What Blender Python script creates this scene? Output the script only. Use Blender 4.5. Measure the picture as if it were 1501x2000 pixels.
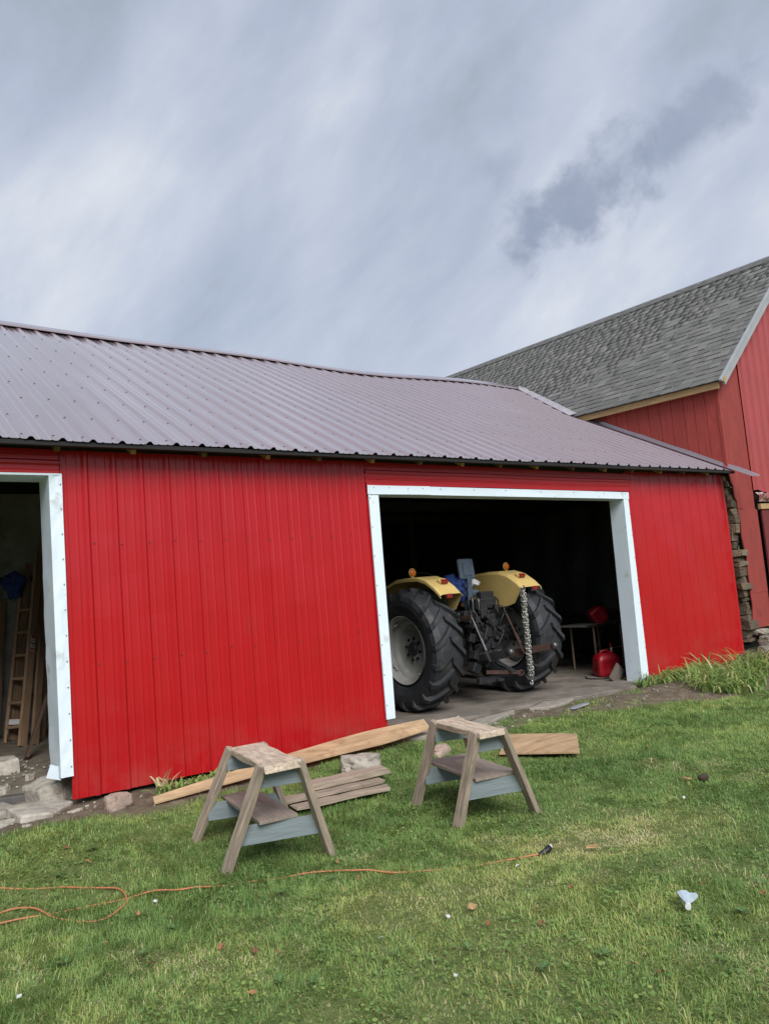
import bpy, math, random
import numpy as np
from mathutils import Vector, Matrix, noise as mnoise
random.seed(7); rng = np.random.default_rng(11)
for o in list(bpy.data.objects): bpy.data.objects.remove(o)
SC = bpy.context.scene; COL = SC.collection
R = math.radians

# ------------------------------------------------------------------ camera
cd = bpy.data.cameras.new('camera'); cam = bpy.data.objects.new('camera', cd); COL.objects.link(cam)
cd.sensor_fit = 'VERTICAL'; cd.sensor_height = 36; cd.lens = 1481.87/2000*36; cd.clip_start = .05; cd.clip_end = 3000
pi_, ro_, ya_ = R(5.801), R(-4.74), R(36.027)
fw = Vector((math.sin(ya_)*math.cos(pi_), math.cos(ya_)*math.cos(pi_), math.sin(pi_)))
rt = Vector((math.cos(ya_), -math.sin(ya_), 0)); up = rt.cross(fw)
r2 = math.cos(ro_)*rt + math.sin(ro_)*up; u2 = -math.sin(ro_)*rt + math.cos(ro_)*up
M = Matrix((r2, u2, -fw)).transposed().to_4x4(); M.translation = Vector((0, -6.389, 1.654))
cam.matrix_world = M; SC.camera = cam

# ------------------------------------------------------------------ sky, sun, exposure
EXPO = 1.25
SC.view_settings.view_transform = 'Standard'; SC.view_settings.look = 'None'
SC.view_settings.exposure = EXPO; SC.view_settings.gamma = 1; SC.view_settings.use_curve_mapping = False
SUN_EL, SUN_AZ = 41, -17          # azimuth measured from -Y towards +X
sd = Vector((math.sin(R(SUN_AZ))*math.cos(R(SUN_EL)), -math.cos(R(SUN_AZ))*math.cos(R(SUN_EL)), math.sin(R(SUN_EL))))
sl = bpy.data.lights.new('sun', 'SUN'); so = bpy.data.objects.new('sun', sl); COL.objects.link(so)
sl.energy = 1.5; sl.angle = R(36); sl.color = (1, .975, .94)
so.rotation_euler = sd.to_track_quat('Z', 'Y').to_euler(); so.location = (0, -20, 30)

W = bpy.data.worlds.new('World'); SC.world = W; W.use_nodes = True
nt = W.node_tree; N = nt.nodes; L = nt.links; N.clear()
def wn(t, **k):
    n = N.new(t)
    for a, b in k.items(): setattr(n, a, b)
    return n
def wmath(op, a, b=None, c=None, clamp=False):
    n = wn('ShaderNodeMath', operation=op, use_clamp=clamp)
    for i, v in enumerate((a, b, c)):
        if v is None: continue
        if isinstance(v, (int, float)): n.inputs[i].default_value = v
        else: L.new(v, n.inputs[i])
    return n.outputs[0]
def wdot(v, c):
    n = wn('ShaderNodeVectorMath', operation='DOT_PRODUCT'); L.new(v, n.inputs[0]); n.inputs[1].default_value = c
    return n.outputs['Value']
tc = wn('ShaderNodeTexCoord'); DIR = tc.outputs['Generated']
sx = wn('ShaderNodeSeparateXYZ'); L.new(DIR, sx.inputs[0])
zz = wmath('ADD', wmath('MAXIMUM', sx.outputs[2], 0.0), .30)
cu, cv = wmath('DIVIDE', sx.outputs[0], zz), wmath('DIVIDE', sx.outputs[1], zz)
cx = wn('ShaderNodeCombineXYZ'); L.new(cu, cx.inputs[0]); L.new(cv, cx.inputs[1])
def wnoise(scale, detail, rough, rot=0, sc=(1, 1, 1), loc=(0, 0, 0), dist=0, vec=None):
    m = wn('ShaderNodeMapping'); m.inputs['Rotation'].default_value = (0, 0, rot); m.inputs['Scale'].default_value = sc
    m.inputs['Location'].default_value = loc; L.new(vec or cx.outputs[0], m.inputs[0])
    n = wn('ShaderNodeTexNoise'); n.inputs['Scale'].default_value = scale; n.inputs['Detail'].default_value = detail
    n.inputs['Roughness'].default_value = rough; n.inputs['Distortion'].default_value = dist; L.new(m.outputs[0], n.inputs[0])
    return n.outputs['Fac']
A_, B_, C_ = (.525, -.471, .711), (.619, -.363, -.697), (.585, .805, .101)      # wind-drawn streak direction and its normals
cs = wn('ShaderNodeCombineXYZ')
for i_, (ax_, k_) in enumerate(((A_, .50), (B_, 1.15), (C_, .9))): L.new(wmath('MULTIPLY', wdot(DIR, ax_), k_), cs.inputs[i_])
n1 = wnoise(2.7, 3, .5, vec=cs.outputs[0], loc=(2.2, 4.4, 1.1), dist=.25)
n2 = wnoise(6.5, 7, .55, vec=cs.outputs[0], loc=(3.9, 4.7, 1.1), dist=.25)
n3 = wnoise(19, 6, .6, vec=cs.outputs[0], loc=(.3, .1, .9), dist=.2)
dens = wmath('ADD', wmath('ADD', wmath('MULTIPLY', n1, .56), wmath('MULTIPLY', n2, .34)), wmath('MULTIPLY', n3, .10))
rp = wn('ShaderNodeValToRGB'); L.new(dens, rp.inputs[0])
e = rp.color_ramp.elements
e[0].position = .40; e[0].color = (.39, .45, .53, 1)
e[1].position = .66; e[1].color = (.78, .81, .87, 1)
k = e.new(.475); k.color = (.47, .53, .655, 1)
k = e.new(.565); k.color = (.585, .64, .755, 1)
# one small, darker cloud with its tail
def blob(c, a, b, ra, rb):
    d = wn('ShaderNodeVectorMath', operation='SUBTRACT'); L.new(DIR, d.inputs[0]); d.inputs[1].default_value = c
    pa = wmath('DIVIDE', wdot(d.outputs[0], a), ra); pb = wmath('DIVIDE', wdot(d.outputs[0], b), rb)
    pc = wmath('DIVIDE', wdot(d.outputs[0], c), .3)
    s = wmath('ADD', wmath('ADD', wmath('MULTIPLY', pa, pa), wmath('MULTIPLY', pb, pb)), wmath('MULTIPLY', pc, pc))
    return wmath('SQRT', s)
nb = wnoise(15, 8, .60, vec=DIR, dist=.15)
nb2 = wmath('MULTIPLY', wmath('SUBTRACT', nb, .5), 3.0)
def bmask(b, soft, amt):
    v = wmath('ADD', b, nb2)
    m = wn('ShaderNodeMapRange', interpolation_type='SMOOTHSTEP'); L.new(v, m.inputs[0])
    m.inputs[1].default_value = 1.25; m.inputs[2].default_value = 1.25-soft; m.inputs[3].default_value = 0; m.inputs[4].default_value = amt
    return m.outputs[0]
b1 = bmask(blob((.715, .541, .442), (.447, -.841, .307), (.537, -.022, -.843), .100, .047), .9, .95)
b2 = bmask(blob((.769, .422, .480), (.313, -.903, .294), (.558, -.075, -.827), .070, .036), 1.0, .70)
b3 = bmask(blob((.640, .596, .486), (.621, -.771, .140), (.459, .212, -.863), .045, .03), 1.1, .40)
bm = wmath('MULTIPLY', wmath('MAXIMUM', wmath('MAXIMUM', b1, b2), b3), wmath('ADD', .62, wmath('MULTIPLY', wnoise(11, 6, .6, vec=DIR, loc=(.4, .7, .1)), .62)), clamp=True)
mx = wn('ShaderNodeMix', data_type='RGBA'); L.new(bm, mx.inputs['Factor']); L.new(rp.outputs[0], mx.inputs[6]); mx.inputs[7].default_value = (.30, .35, .465, 1)
sky = wn('ShaderNodeTexSky', sky_type='NISHITA', sun_disc=False); sky.sun_elevation = R(SUN_EL); sky.sun_rotation = R(180-SUN_AZ)
sky.dust_density = 2
bg1 = wn('ShaderNodeBackground'); L.new(sky.outputs[0], bg1.inputs[0]); bg1.inputs[1].default_value = .07
bg2 = wn('ShaderNodeBackground'); L.new(mx.outputs[2], bg2.inputs[0]); bg2.inputs[1].default_value = 2**-EXPO
ms = wn('ShaderNodeMixShader'); ms.inputs[0].default_value = .93; L.new(bg1.outputs[0], ms.inputs[1]); L.new(bg2.outputs[0], ms.inputs[2])
wo = wn('ShaderNodeOutputWorld'); L.new(ms.outputs[0], wo.inputs[0])

# ------------------------------------------------------------------ materials
MATS = {}
def mat(name, col, rough=.7, var=.2, scale=6, stretch=(1, 1, 1), bump=.15, bscale=40, metal=0, spec=.5, col2=None, rand=.0,
        stain=None, stain_scale=3, stain_lo=.55, detail=5, coat=0, bdist=.01, coat_ior=1.5, coat_rough=.12):
    if name in MATS: return MATS[name]
    m = bpy.data.materials.new(name); m.use_nodes = True; MATS[name] = m
    t = m.node_tree; n = t.nodes; l = t.links; b = n['Principled BSDF']
    tcn = n.new('ShaderNodeTexCoord'); oi = n.new('ShaderNodeObjectInfo')
    off = n.new('ShaderNodeVectorMath'); off.operation = 'MULTIPLY_ADD'
    cmb = n.new('ShaderNodeCombineXYZ')
    for i in range(3): l.new(oi.outputs['Random'], cmb.inputs[i])
    l.new(cmb.outputs[0], off.inputs[0]); off.inputs[1].default_value = (17, 31, 23); l.new(tcn.outputs['Object'], off.inputs[2])
    mp = n.new('ShaderNodeMapping'); mp.inputs['Scale'].default_value = stretch; l.new(off.outputs[0], mp.inputs[0])
    nz = n.new('ShaderNodeTexNoise'); nz.inputs['Scale'].default_value = scale; nz.inputs['Detail'].default_value = detail; nz.inputs['Roughness'].default_value = .6
    l.new(mp.outputs[0], nz.inputs[0])
    ra = n.new('ShaderNodeValToRGB'); l.new(nz.outputs['Fac'], ra.inputs[0])
    c2 = col2 or tuple(min(1, c*(1+var)) for c in col)
    ra.color_ramp.elements[0].position = .3; ra.color_ramp.elements[1].position = .7
    ra.color_ramp.elements[0].color = tuple(c*(1-var) for c in col)+(1,); ra.color_ramp.elements[1].color = tuple(c2)+(1,)
    out = ra.outputs[0]
    if stain:
        nz2 = n.new('ShaderNodeTexNoise'); nz2.inputs['Scale'].default_value = stain_scale; nz2.inputs['Detail'].default_value = 7; nz2.inputs['Roughness'].default_value = .65
        l.new(off.outputs[0], nz2.inputs[0])
        mr = n.new('ShaderNodeMapRange'); l.new(nz2.outputs['Fac'], mr.inputs[0]); mr.inputs[1].default_value = stain_lo; mr.inputs[2].default_value = stain_lo+.14
        mxx = n.new('ShaderNodeMix'); mxx.data_type = 'RGBA'; l.new(mr.outputs[0], mxx.inputs['Factor']); l.new(out, mxx.inputs[6]); mxx.inputs[7].default_value = tuple(stain)+(1,)
        out = mxx.outputs[2]
    if rand:
        hv = n.new('ShaderNodeHueSaturation'); mr = n.new('ShaderNodeMapRange'); l.new(oi.outputs['Random'], mr.inputs[0])
        mr.inputs[3].default_value = 1-rand; mr.inputs[4].default_value = 1+rand; l.new(mr.outputs[0], hv.inputs['Value']); l.new(out, hv.inputs['Color']); out = hv.outputs[0]
    l.new(out, b.inputs['Base Color'])
    b.inputs['Roughness'].default_value = rough; b.inputs['Metallic'].default_value = metal; b.inputs['Specular IOR Level'].default_value = spec
    b.inputs['Coat Weight'].default_value = coat; b.inputs['Coat Roughness'].default_value = coat_rough; b.inputs['Coat IOR'].default_value = coat_ior
    if bump:
        nb_ = n.new('ShaderNodeTexNoise'); nb_.inputs['Scale'].default_value = bscale; nb_.inputs['Detail'].default_value = 6
        l.new(mp.outputs[0], nb_.inputs[0]); bp = n.new('ShaderNodeBump'); bp.inputs['Strength'].default_value = bump; bp.inputs['Distance'].default_value = bdist
        l.new(nb_.outputs['Fac'], bp.inputs['Height']); l.new(bp.outputs[0], b.inputs['Normal'])
    return m
def attr_mat(name, stops, rough=.7, transl=0, bump=0, bscale=200, spec=.3):
    m = bpy.data.materials.new(name); m.use_nodes = True; MATS[name] = m
    t = m.node_tree; n = t.nodes; l = t.links; b = n['Principled BSDF']
    a = n.new('ShaderNodeAttribute'); a.attribute_name = 'tone'
    ra = n.new('ShaderNodeValToRGB'); l.new(a.outputs['Fac'], ra.inputs[0])
    el = ra.color_ramp.elements
    el[0].position, el[0].color = stops[0][0], stops[0][1]+(1,); el[1].position, el[1].color = stops[-1][0], stops[-1][1]+(1,)
    for p, c in stops[1:-1]: el.new(p).color = c+(1,)
    l.new(ra.outputs[0], b.inputs['Base Color']); b.inputs['Roughness'].default_value = rough; b.inputs['Specular IOR Level'].default_value = spec
    if bump:
        tcn = n.new('ShaderNodeTexCoord'); nz = n.new('ShaderNodeTexNoise'); nz.inputs['Scale'].default_value = bscale; nz.inputs['Detail'].default_value = 3
        l.new(tcn.outputs['Object'], nz.inputs[0]); bp = n.new('ShaderNodeBump'); bp.inputs['Strength'].default_value = bump; bp.inputs['Distance'].default_value = .004
        l.new(nz.outputs['Fac'], bp.inputs['Height']); l.new(bp.outputs[0], b.inputs['Normal'])
    if transl:
        tr = n.new('ShaderNodeBsdfTranslucent'); l.new(ra.outputs[0], tr.inputs[0]); mxs = n.new('ShaderNodeMixShader'); mxs.inputs[0].default_value = transl
        l.new(b.outputs[0], mxs.inputs[1]); l.new(tr.outputs[0], mxs.inputs[2]); l.new(mxs.outputs[0], n['Material Output'].inputs[0])
    return m
RED = mat('red_steel', (.43, .0036, .0080), rough=.45, var=.04, scale=1.3, bump=.08, bscale=2.2, bdist=.05, spec=.3, coat=.5, coat_rough=.17, stain=(.42, .010, .013), stain_scale=1.1, stain_lo=.56)
# dust and mud splashed on the lower wall sheets
_t = RED.node_tree; _n = _t.nodes; _l = _t.links; _b = _n['Principled BSDF']; _src = _b.inputs['Base Color'].links[0].from_socket
_tc = _n.new('ShaderNodeTexCoord'); _sx = _n.new('ShaderNodeSeparateXYZ'); _l.new(_tc.outputs['Object'], _sx.inputs[0])
_h = _n.new('ShaderNodeMapRange'); _l.new(_sx.outputs[2], _h.inputs[0]); _h.inputs[1].default_value = .55; _h.inputs[2].default_value = .02
_nz = _n.new('ShaderNodeTexNoise'); _nz.inputs['Scale'].default_value = 2.6; _nz.inputs['Detail'].default_value = 9; _nz.inputs['Roughness'].default_value = .7; _l.new(_tc.outputs['Object'], _nz.inputs[0])
_k = _n.new('ShaderNodeMapRange'); _l.new(_nz.outputs['Fac'], _k.inputs[0]); _k.inputs[1].default_value = .42; _k.inputs[2].default_value = .72; _k.inputs[4].default_value = .42
_m = _n.new('ShaderNodeMath'); _m.operation = 'MULTIPLY'; _l.new(_h.outputs[0], _m.inputs[0]); _l.new(_k.outputs[0], _m.inputs[1])
_x = _n.new('ShaderNodeMix'); _x.data_type = 'RGBA'; _l.new(_m.outputs[0], _x.inputs['Factor']); _l.new(_src, _x.inputs[6]); _x.inputs[7].default_value = (.27, .13, .10, 1); _l.new(_x.outputs[2], _b.inputs['Base Color'])
ROOF = mat('maroon_steel', (.235, .178, .198), rough=.22, var=.05, scale=1.5, bump=.05, bscale=3, bdist=.04, spec=.8, coat=1.0, coat_ior=1.9, coat_rough=.10)
WHITE = mat('white_trim', (.74, .84, .92), rough=.38, var=.03, scale=4, bump=.12, bscale=5, bdist=.03, stain=(.50, .52, .51), stain_scale=5, stain_lo=.60)
SCREW = mat('screw_metal', (.07, .04, .045), rough=.5, bump=0)
SCREWW = mat('screw_grey', (.25, .26, .28), rough=.4, bump=0)
NEWWOOD = mat('new_lumber', (.42, .27, .125), rough=.75, var=.25, scale=5, stretch=(1, 10, 10), bump=.2, bscale=10)
GREYWOOD = mat('grey_wood', (.33, .265, .205), rough=.85, var=.38, scale=5, stretch=(1, 12, 12), bump=.5, bscale=9, rand=.15, stain=(.17, .125, .09), stain_scale=7, stain_lo=.62)
TOPWOOD = mat('scarred_top_wood', (.50, .405, .31), rough=.85, var=.35, scale=9, stretch=(1, 5, 5), bump=.9, bscale=14, stain=(.30, .17, .08), stain_scale=9, stain_lo=.60)
BLUEWOOD = mat('blue_grey_painted_wood', (.195, .235, .25), rough=.75, var=.14, scale=4, stretch=(1, 9, 9), bump=.3, bscale=9, stain=(.14, .13, .12), stain_scale=14, stain_lo=.66)
SHELFWOOD = mat('weathered_shelf_wood', (.25, .205, .17), rough=.85, var=.25, scale=5, stretch=(1, 10, 10), bump=.4, bscale=8)
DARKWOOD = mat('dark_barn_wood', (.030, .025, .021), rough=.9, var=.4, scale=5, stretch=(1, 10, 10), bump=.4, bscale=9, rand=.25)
MIDWOOD = mat('brown_wood', (.25, .16, .095), rough=.8, var=.3, scale=5, stretch=(1, 10, 10), bump=.4, bscale=9, rand=.25)
PLY = mat('plywood', (.43, .29, .165), rough=.75, var=.28, scale=3.2, stretch=(1, 5, 5), bump=.15, bscale=12, stain=(.28, .165, .085), stain_scale=4.2, stain_lo=.56)
PLYE = mat('plywood_edge', (.24, .15, .08), rough=.8, var=.3, scale=6, stretch=(1, 20, 40))
PLASTER = mat('old_plaster', (.23, .23, .21), rough=.9, var=.35, scale=2.4, bump=.4, bscale=8, stain=(.10, .095, .085), stain_scale=2.2, stain_lo=.52)
STONE = mat('limestone', (.40, .365, .31), rough=.9, var=.3, scale=7, bump=1.0, bscale=16, bdist=.02, rand=.12, stain=(.24, .205, .165), stain_scale=9, stain_lo=.54)
PINKSTONE = mat('pink_granite', (.36, .27, .22), rough=.9, var=.3, scale=10, bump=.7, bscale=20)
CONC = mat('old_concrete', (.19, .165, .14), rough=.9, var=.3, scale=3.5, bump=.6, bscale=25, stain=(.12, .098, .075), stain_scale=2.0, stain_lo=.50)
BARNRED = mat('weathered_red_paint', (.36, .052, .040), rough=.75, var=.18, scale=4, stretch=(1, 9, 9), bump=.35, bscale=8, rand=.10, stain=(.42, .10, .08), stain_scale=5, stain_lo=.62)
GABLERED = mat('faded_red_steel', (.36, .062, .062), rough=.4, var=.07, scale=2, bump=.05, bscale=4, bdist=.04)
DOORRED = mat('dark_red_door_paint', (.15, .02, .022), rough=.7, var=.15, scale=4, stretch=(1, 8, 8), bump=.3, bscale=8)
GREYTRIM = mat('grey_trim_metal', (.33, .34, .36), rough=.5, var=.1, scale=5, bump=.1)
LOG = mat('hewn_timber', (.15, .115, .078), rough=.9, var=.5, scale=8, stretch=(1, 6, 6), bump=.9, bscale=8, bdist=.02, rand=.4)
YEL = mat('yellow_paint', (.58, .42, .155), rough=.45, var=.08, scale=3, bump=.05, bscale=6, stain=(.46, .32, .12), stain_scale=4, stain_lo=.62)
RUBBER = mat('tyre_rubber', (.024, .026, .030), rough=.6, var=.3, scale=7, bump=.2, bscale=30, stain=(.055, .053, .050), stain_scale=5, stain_lo=.56)
RIM = mat('wheel_white', (.27, .27, .255), rough=.6, var=.15, scale=6, bump=.15, bscale=20, stain=(.15, .12, .09), stain_scale=9, stain_lo=.64)
IRON = mat('greasy_iron', (.018, .018, .02), rough=.55, var=.5, scale=9, bump=.3, bscale=20, spec=.4)
STEEL = mat('worn_steel', (.13, .13, .135), rough=.45, var=.3, scale=9, metal=.8)
RUST = mat('rusty_iron', (.055, .026, .020), rough=.8, var=.4, scale=12, bump=.4)
CHROME = mat('chain_zinc', (.46, .45, .42), rough=.38, var=.3, scale=30, metal=.9)
SEATBLUE = mat('blue_grey_seat', (.075, .105, .145), rough=.6, var=.2, scale=8)
CLOTHBLUE = mat('blue_cloth', (.012, .035, .16), rough=.85, var=.3, scale=9, bump=.4, bscale=12)
CLOTHWHITE = mat('white_cloth', (.62, .62, .62), rough=.9, bump=.3, bscale=12)
AMBER = mat('amber_lens', (.52, .13, .01), rough=.25, var=.15, scale=30)
LAMPRED = mat('red_lens', (.22, .012, .018), rough=.2, var=.1, scale=30)
CANRED = mat('red_plastic', (.36, .008, .018), rough=.38, var=.08, scale=8, bump=.05)
GREEN = mat('green_plastic', (.006, .045, .022), rough=.6)
BLACKP = mat('black_plastic', (.012, .012, .014), rough=.5)
TARP = mat('grey_tarp', (.045, .05, .055), rough=.5, var=.3, scale=3, bump=.5, bscale=5, bdist=.05)
ORANGE = mat('orange_cord_jacket', (.48, .18, .085), rough=.65, var=.12, scale=30)
PLASTIC = mat('clear_bluish_plastic', (.40, .47, .53), rough=.25, var=.15, scale=30)
PAPER = mat('white_paper', (.62, .62, .62), rough=.8)
BRLEAF = mat('brown_leaf', (.27, .125, .055), rough=.75, var=.35, scale=30, rand=.35)
WEED = mat('weed_leaf', (.085, .16, .045), rough=.55, var=.25, scale=20, rand=.2)
DIRT = None
SHING = attr_mat('asphalt_shingle', [(0, (.120, .119, .114)), (.5, (.155, .152, .144)), (1, (.200, .196, .186))], rough=.9, bump=.6, bscale=120)
GRASS = attr_mat('grass_blade', [(0, (.100, .205, .055)), (.40, (.245, .372, .108)), (.68, (.435, .490, .143)), (.86, (.56, .51, .24)), (1, (.72, .64, .42))], rough=.55, transl=.35)

# ------------------------------------------------------------------ mesh helpers
class MB:
    def __init__(s): s.v = []; s.f = []; s.m = []
    def add(s, vs, fs, mi=0):
        k = len(s.v); s.v += [tuple(p) for p in vs]; s.f += [tuple(i+k for i in f) for f in fs]; s.m += [mi]*len(fs); return s
    def box(s, c, d, mtx=None, mi=0, j=0):
        vs = [Vector((c[0]+a*d[0]/2, c[1]+b*d[1]/2, c[2]+e_*d[2]/2)) for a in (-1, 1) for b in (-1, 1) for e_ in (-1, 1)]
        if j: vs = [p+Vector((random.uniform(-j, j), random.uniform(-j, j), random.uniform(-j, j))) for p in vs]
        if mtx: vs = [mtx @ p for p in vs]
        return s.add(vs, [(0, 1, 3, 2), (4, 6, 7, 5), (0, 4, 5, 1), (2, 3, 7, 6), (0, 2, 6, 4), (1, 5, 7, 3)], mi)
    def bar(s, p, q, w, h, mi=0, upv=(0, 0, 1)):
        p, q = Vector(p), Vector(q); x = (q-p); ln = x.length; x.normalize(); y = Vector(upv).cross(x)
        if y.length < 1e-3: y = Vector((0, 1, 0)).cross(x)
        y.normalize(); z = x.cross(y); m = Matrix((x, y, z)).transposed().to_4x4(); m.translation = (p+q)/2
        return s.box((0, 0, 0), (ln, w, h), m, mi)
    def tube(s, pts, r, n=8, mi=0, closed=False, cap=True):
        pts = [Vector(p) for p in pts]; k = len(pts); rr = r if isinstance(r, (list, tuple)) else [r]*k
        vs = []; prev = None
        for i, p in enumerate(pts):
            a = pts[(i-1) % k] if (i or closed) else p; b = pts[(i+1) % k] if (i < k-1 or closed) else p
            t = (b-a).normalized()
            if prev is None: nrm = t.orthogonal().normalized()
            else:
                nrm = prev - t*prev.dot(t); nrm.normalize()
            prev = nrm; bn = t.cross(nrm)
            vs += [p + rr[i]*(math.cos(2*math.pi*j/n)*nrm + math.sin(2*math.pi*j/n)*bn) for j in range(n)]
        fs = []
        for i in range(k if closed else k-1):
            i2 = (i+1) % k
            for j in range(n): fs.append((i*n+j, i*n+(j+1) % n, i2*n+(j+1) % n, i2*n+j))
        if cap and not closed: fs += [tuple(range(n))[::-1], tuple((k-1)*n+j for j in range(n))]
        return s.add(vs, fs, mi)
    def lathe(s, prof, n=32, mtx=None, mi=0, axis='X'):     # prof: (axial, radius)
        vs = []
        for a, r in prof:
            for j in range(n):
                t = 2*math.pi*j/n; c, q = r*math.cos(t), r*math.sin(t)
                vs.append(Vector((a, c, q)) if axis == 'X' else Vector((c, q, a)))
        if mtx: vs = [mtx @ p for p in vs]
        fs = [(i*n+j, i*n+(j+1) % n, (i+1)*n+(j+1) % n, (i+1)*n+j) for i in range(len(prof)-1) for j in range(n)]
        return s.add(vs, fs, mi)
    def prism(s, poly, d, mi=0):                           # poly: 3D points, extruded by d
        d = Vector(d); k = len(poly); vs = [Vector(p) for p in poly]; vs += [p+d for p in vs]
        fs = [tuple(range(k))[::-1], tuple(range(k, 2*k))]+[(i, (i+1) % k, (i+1) % k+k, i+k) for i in range(k)]
        return s.add(vs, fs, mi)
    def build(s, name, mats, parent=None, smooth=False, loc=None, mtx=None, bevel=0, local=False):
        me = bpy.data.meshes.new(name); me.from_pydata(s.v, [], s.f); me.update()
        for m in (mats if isinstance(mats, (list, tuple)) else [mats]): me.materials.append(m)
        if any(s.m): me.polygons.foreach_set('material_index', s.m)
        if smooth: me.polygons.foreach_set('use_smooth', [True]*len(s.f))
        o = bpy.data.objects.new(name, me); COL.objects.link(o)
        return place(o, parent, loc, mtx, bevel, smooth)
def place(o, parent, loc=None, mtx=None, bevel=0, smooth=False):
    if parent is not None:
        o.parent = parent
    if mtx is not None: o.matrix_local = mtx
    elif loc is not None: o.location = loc
    if bevel:
        b = o.modifiers.new('bevel', 'BEVEL'); b.width = bevel; b.segments = 2; b.limit_method = 'ANGLE'
    if smooth == 'auto':
        pass
    return o
def thing(name, label, cat, loc=(0, 0, 0), rz=0, group=None):
    o = bpy.data.objects.new(name, None); COL.objects.link(o); o.location = loc; o.rotation_euler = (0, 0, rz); o.empty_display_size = .2
    tag(o, label, cat, group); return o
def tag(o, label, cat, group=None):
    o['label'] = label; o['category'] = cat
    if group: o['group'] = group
    return o
def kind(o, k): o['kind'] = k; return o
def frame(p, q, upv=(0, 0, 1)):
    p, q = Vector(p), Vector(q); x = (q-p); ln = x.length; x.normalize(); y = Vector(upv).cross(x)
    if y.length < 1e-3: y = Vector((0, 1, 0)).cross(x)
    y.normalize(); z = x.cross(y); m = Matrix((x, y, z)).transposed().to_4x4(); m.translation = (p+q)/2
    return m, ln
def board(name, p, q, w, t, m, parent=None, upv=(0, 0, 1), bevel=.002, jit=.0, seg=1, chew=0):
    """a plank from p to q; local X runs along the grain, w across, t thick"""
    mt, ln = frame(p, q, upv); b = MB(); n = max(1, seg)
    vs = []
    for i in range(n+1):
        x = -ln/2+ln*i/n
        for (a, c) in ((-1, -1), (1, -1), (1, 1), (-1, 1)):
            jx = random.uniform(-1, 1)*chew if i in (0, n) else 0
            vs.append((x+jx, a*w/2+random.uniform(-jit, jit), c*t/2+random.uniform(-jit, jit)))
    fs = [(0, 3, 2, 1), (4*n, 4*n+1, 4*n+2, 4*n+3)]
    for i in range(n):
        for j in range(4): fs.append((i*4+j, i*4+(j+1) % 4, i*4+4+(j+1) % 4, i*4+4+j))
    b.add(vs, fs)
    return b.build(name, m, parent, mtx=mt, bevel=bevel)
def loc_parent(root):                      # world -> root-local offset for things with an unrotated root
    return Matrix.Translation(-Vector(root.location))
def wbuild(b, name, m, root, **k):          # mesh given in world coordinates under an unrotated root
    b.v = [tuple(Vector(p)-root.location) for p in b.v]
    return b.build(name, m, root, **k)
def wboard(name, p, q, w, t, m, root, **k):
    return board(name, Vector(p)-root.location, Vector(q)-root.location, w, t, m, root, **k)

def np_mesh(name, verts, quads, tris, m, tone=None, parent=None):
    me = bpy.data.meshes.new(name); nq, ntr = len(quads), len(tris)
    me.vertices.add(len(verts)); me.vertices.foreach_set('co', np.asarray(verts, np.float32).ravel())
    loops = np.concatenate([np.asarray(quads, np.int32).ravel(), np.asarray(tris, np.int32).ravel()])
    me.loops.add(len(loops)); me.loops.foreach_set('vertex_index', loops)
    st = np.concatenate([np.arange(nq)*4, nq*4+np.arange(ntr)*3]).astype(np.int32)
    me.polygons.add(nq+ntr); me.polygons.foreach_set('loop_start', st)
    me.update(calc_edges=True); me.validate()
    me.materials.append(m)
    if tone is not None:
        a = me.attributes.new('tone', 'FLOAT', 'POINT'); a.data.foreach_set('value', np.asarray(tone, np.float32))
    o = bpy.data.objects.new(name, me); COL.objects.link(o)
    if parent: o.parent = parent
    return o

# ------------------------------------------------------------------ ground
def vnoise(x, y, s, seed=0):
    x = np.asarray(x)*s+seed*17.3; y = np.asarray(y)*s+seed*9.1
    xi, yi = np.floor(x).astype(np.int64), np.floor(y).astype(np.int64); xf, yf = x-xi, y-yi
    def h(a, b):
        n_ = (a*374761393+b*668265263+seed*144269) & 0x7fffffff; n_ = ((n_ ^ (n_ >> 13))*1274126177) & 0x7fffffff
        return (n_ ^ (n_ >> 16)) % 10007/10007.0
    u_, v_ = xf*xf*(3-2*xf), yf*yf*(3-2*yf)
    return (h(xi, yi)*(1-u_)+h(xi+1, yi)*u_)*(1-v_)+(h(xi, yi+1)*(1-u_)+h(xi+1, yi+1)*u_)*v_
def fbm(x, y, s, seed=0):
    return .5*vnoise(x, y, s, seed)+.3*vnoise(x, y, s*2.1, seed+1)+.2*vnoise(x, y, s*4.3, seed+2)
def zg(x, y):
    x, y = np.asarray(x, float), np.asarray(y, float)
    top = np.interp(x, [1, 4.4, 4.9, 8.3, 8.8, 10.6, 11.4], [.20, .18, .135, .13, .15, .14, .30])
    t = np.clip((y+1.5)/1.3, 0, 1); z = .03+(top-.03)*t*t*(3-2*t)
    r = np.hypot(x-5, y)
    return z+.045*np.clip(r-50, 0, 250)*np.clip((r-50)/60, 0, 1)
EDGE_X = [-3, 1.2, 1.65, 1.97, 3.33, 4.26, 4.76, 5.17, 5.66, 6.25, 6.8, 7.82, 8.35, 8.7, 9.5, 11, 13]
EDGE_Y = [-.42, -.40, -.5, -.62, -.40, -.33, -.28, -.34, -.54, -.46, -.62, -.90, -1.2, -1.32, -1.25, -.9, -.8]
def edge(x): return np.interp(x, EDGE_X, EDGE_Y)
gx = np.concatenate([[-600, -300, -160, -90, -50, -28, -15, -8, -4, -2], np.arange(-1, 13.01, .055), [14, 16, 20, 28, 45, 80, 150, 300, 600]])
gy = np.concatenate([[-600, -300, -160, -90, -50, -28, -16, -11, -9], np.arange(-7.5, .7, .055), [2, 5, 12, 25, 50, 100, 200, 400]])
GX, GY = np.meshgrid(gx, gy); fx, fy = GX.ravel(), GY.ravel()
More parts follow.
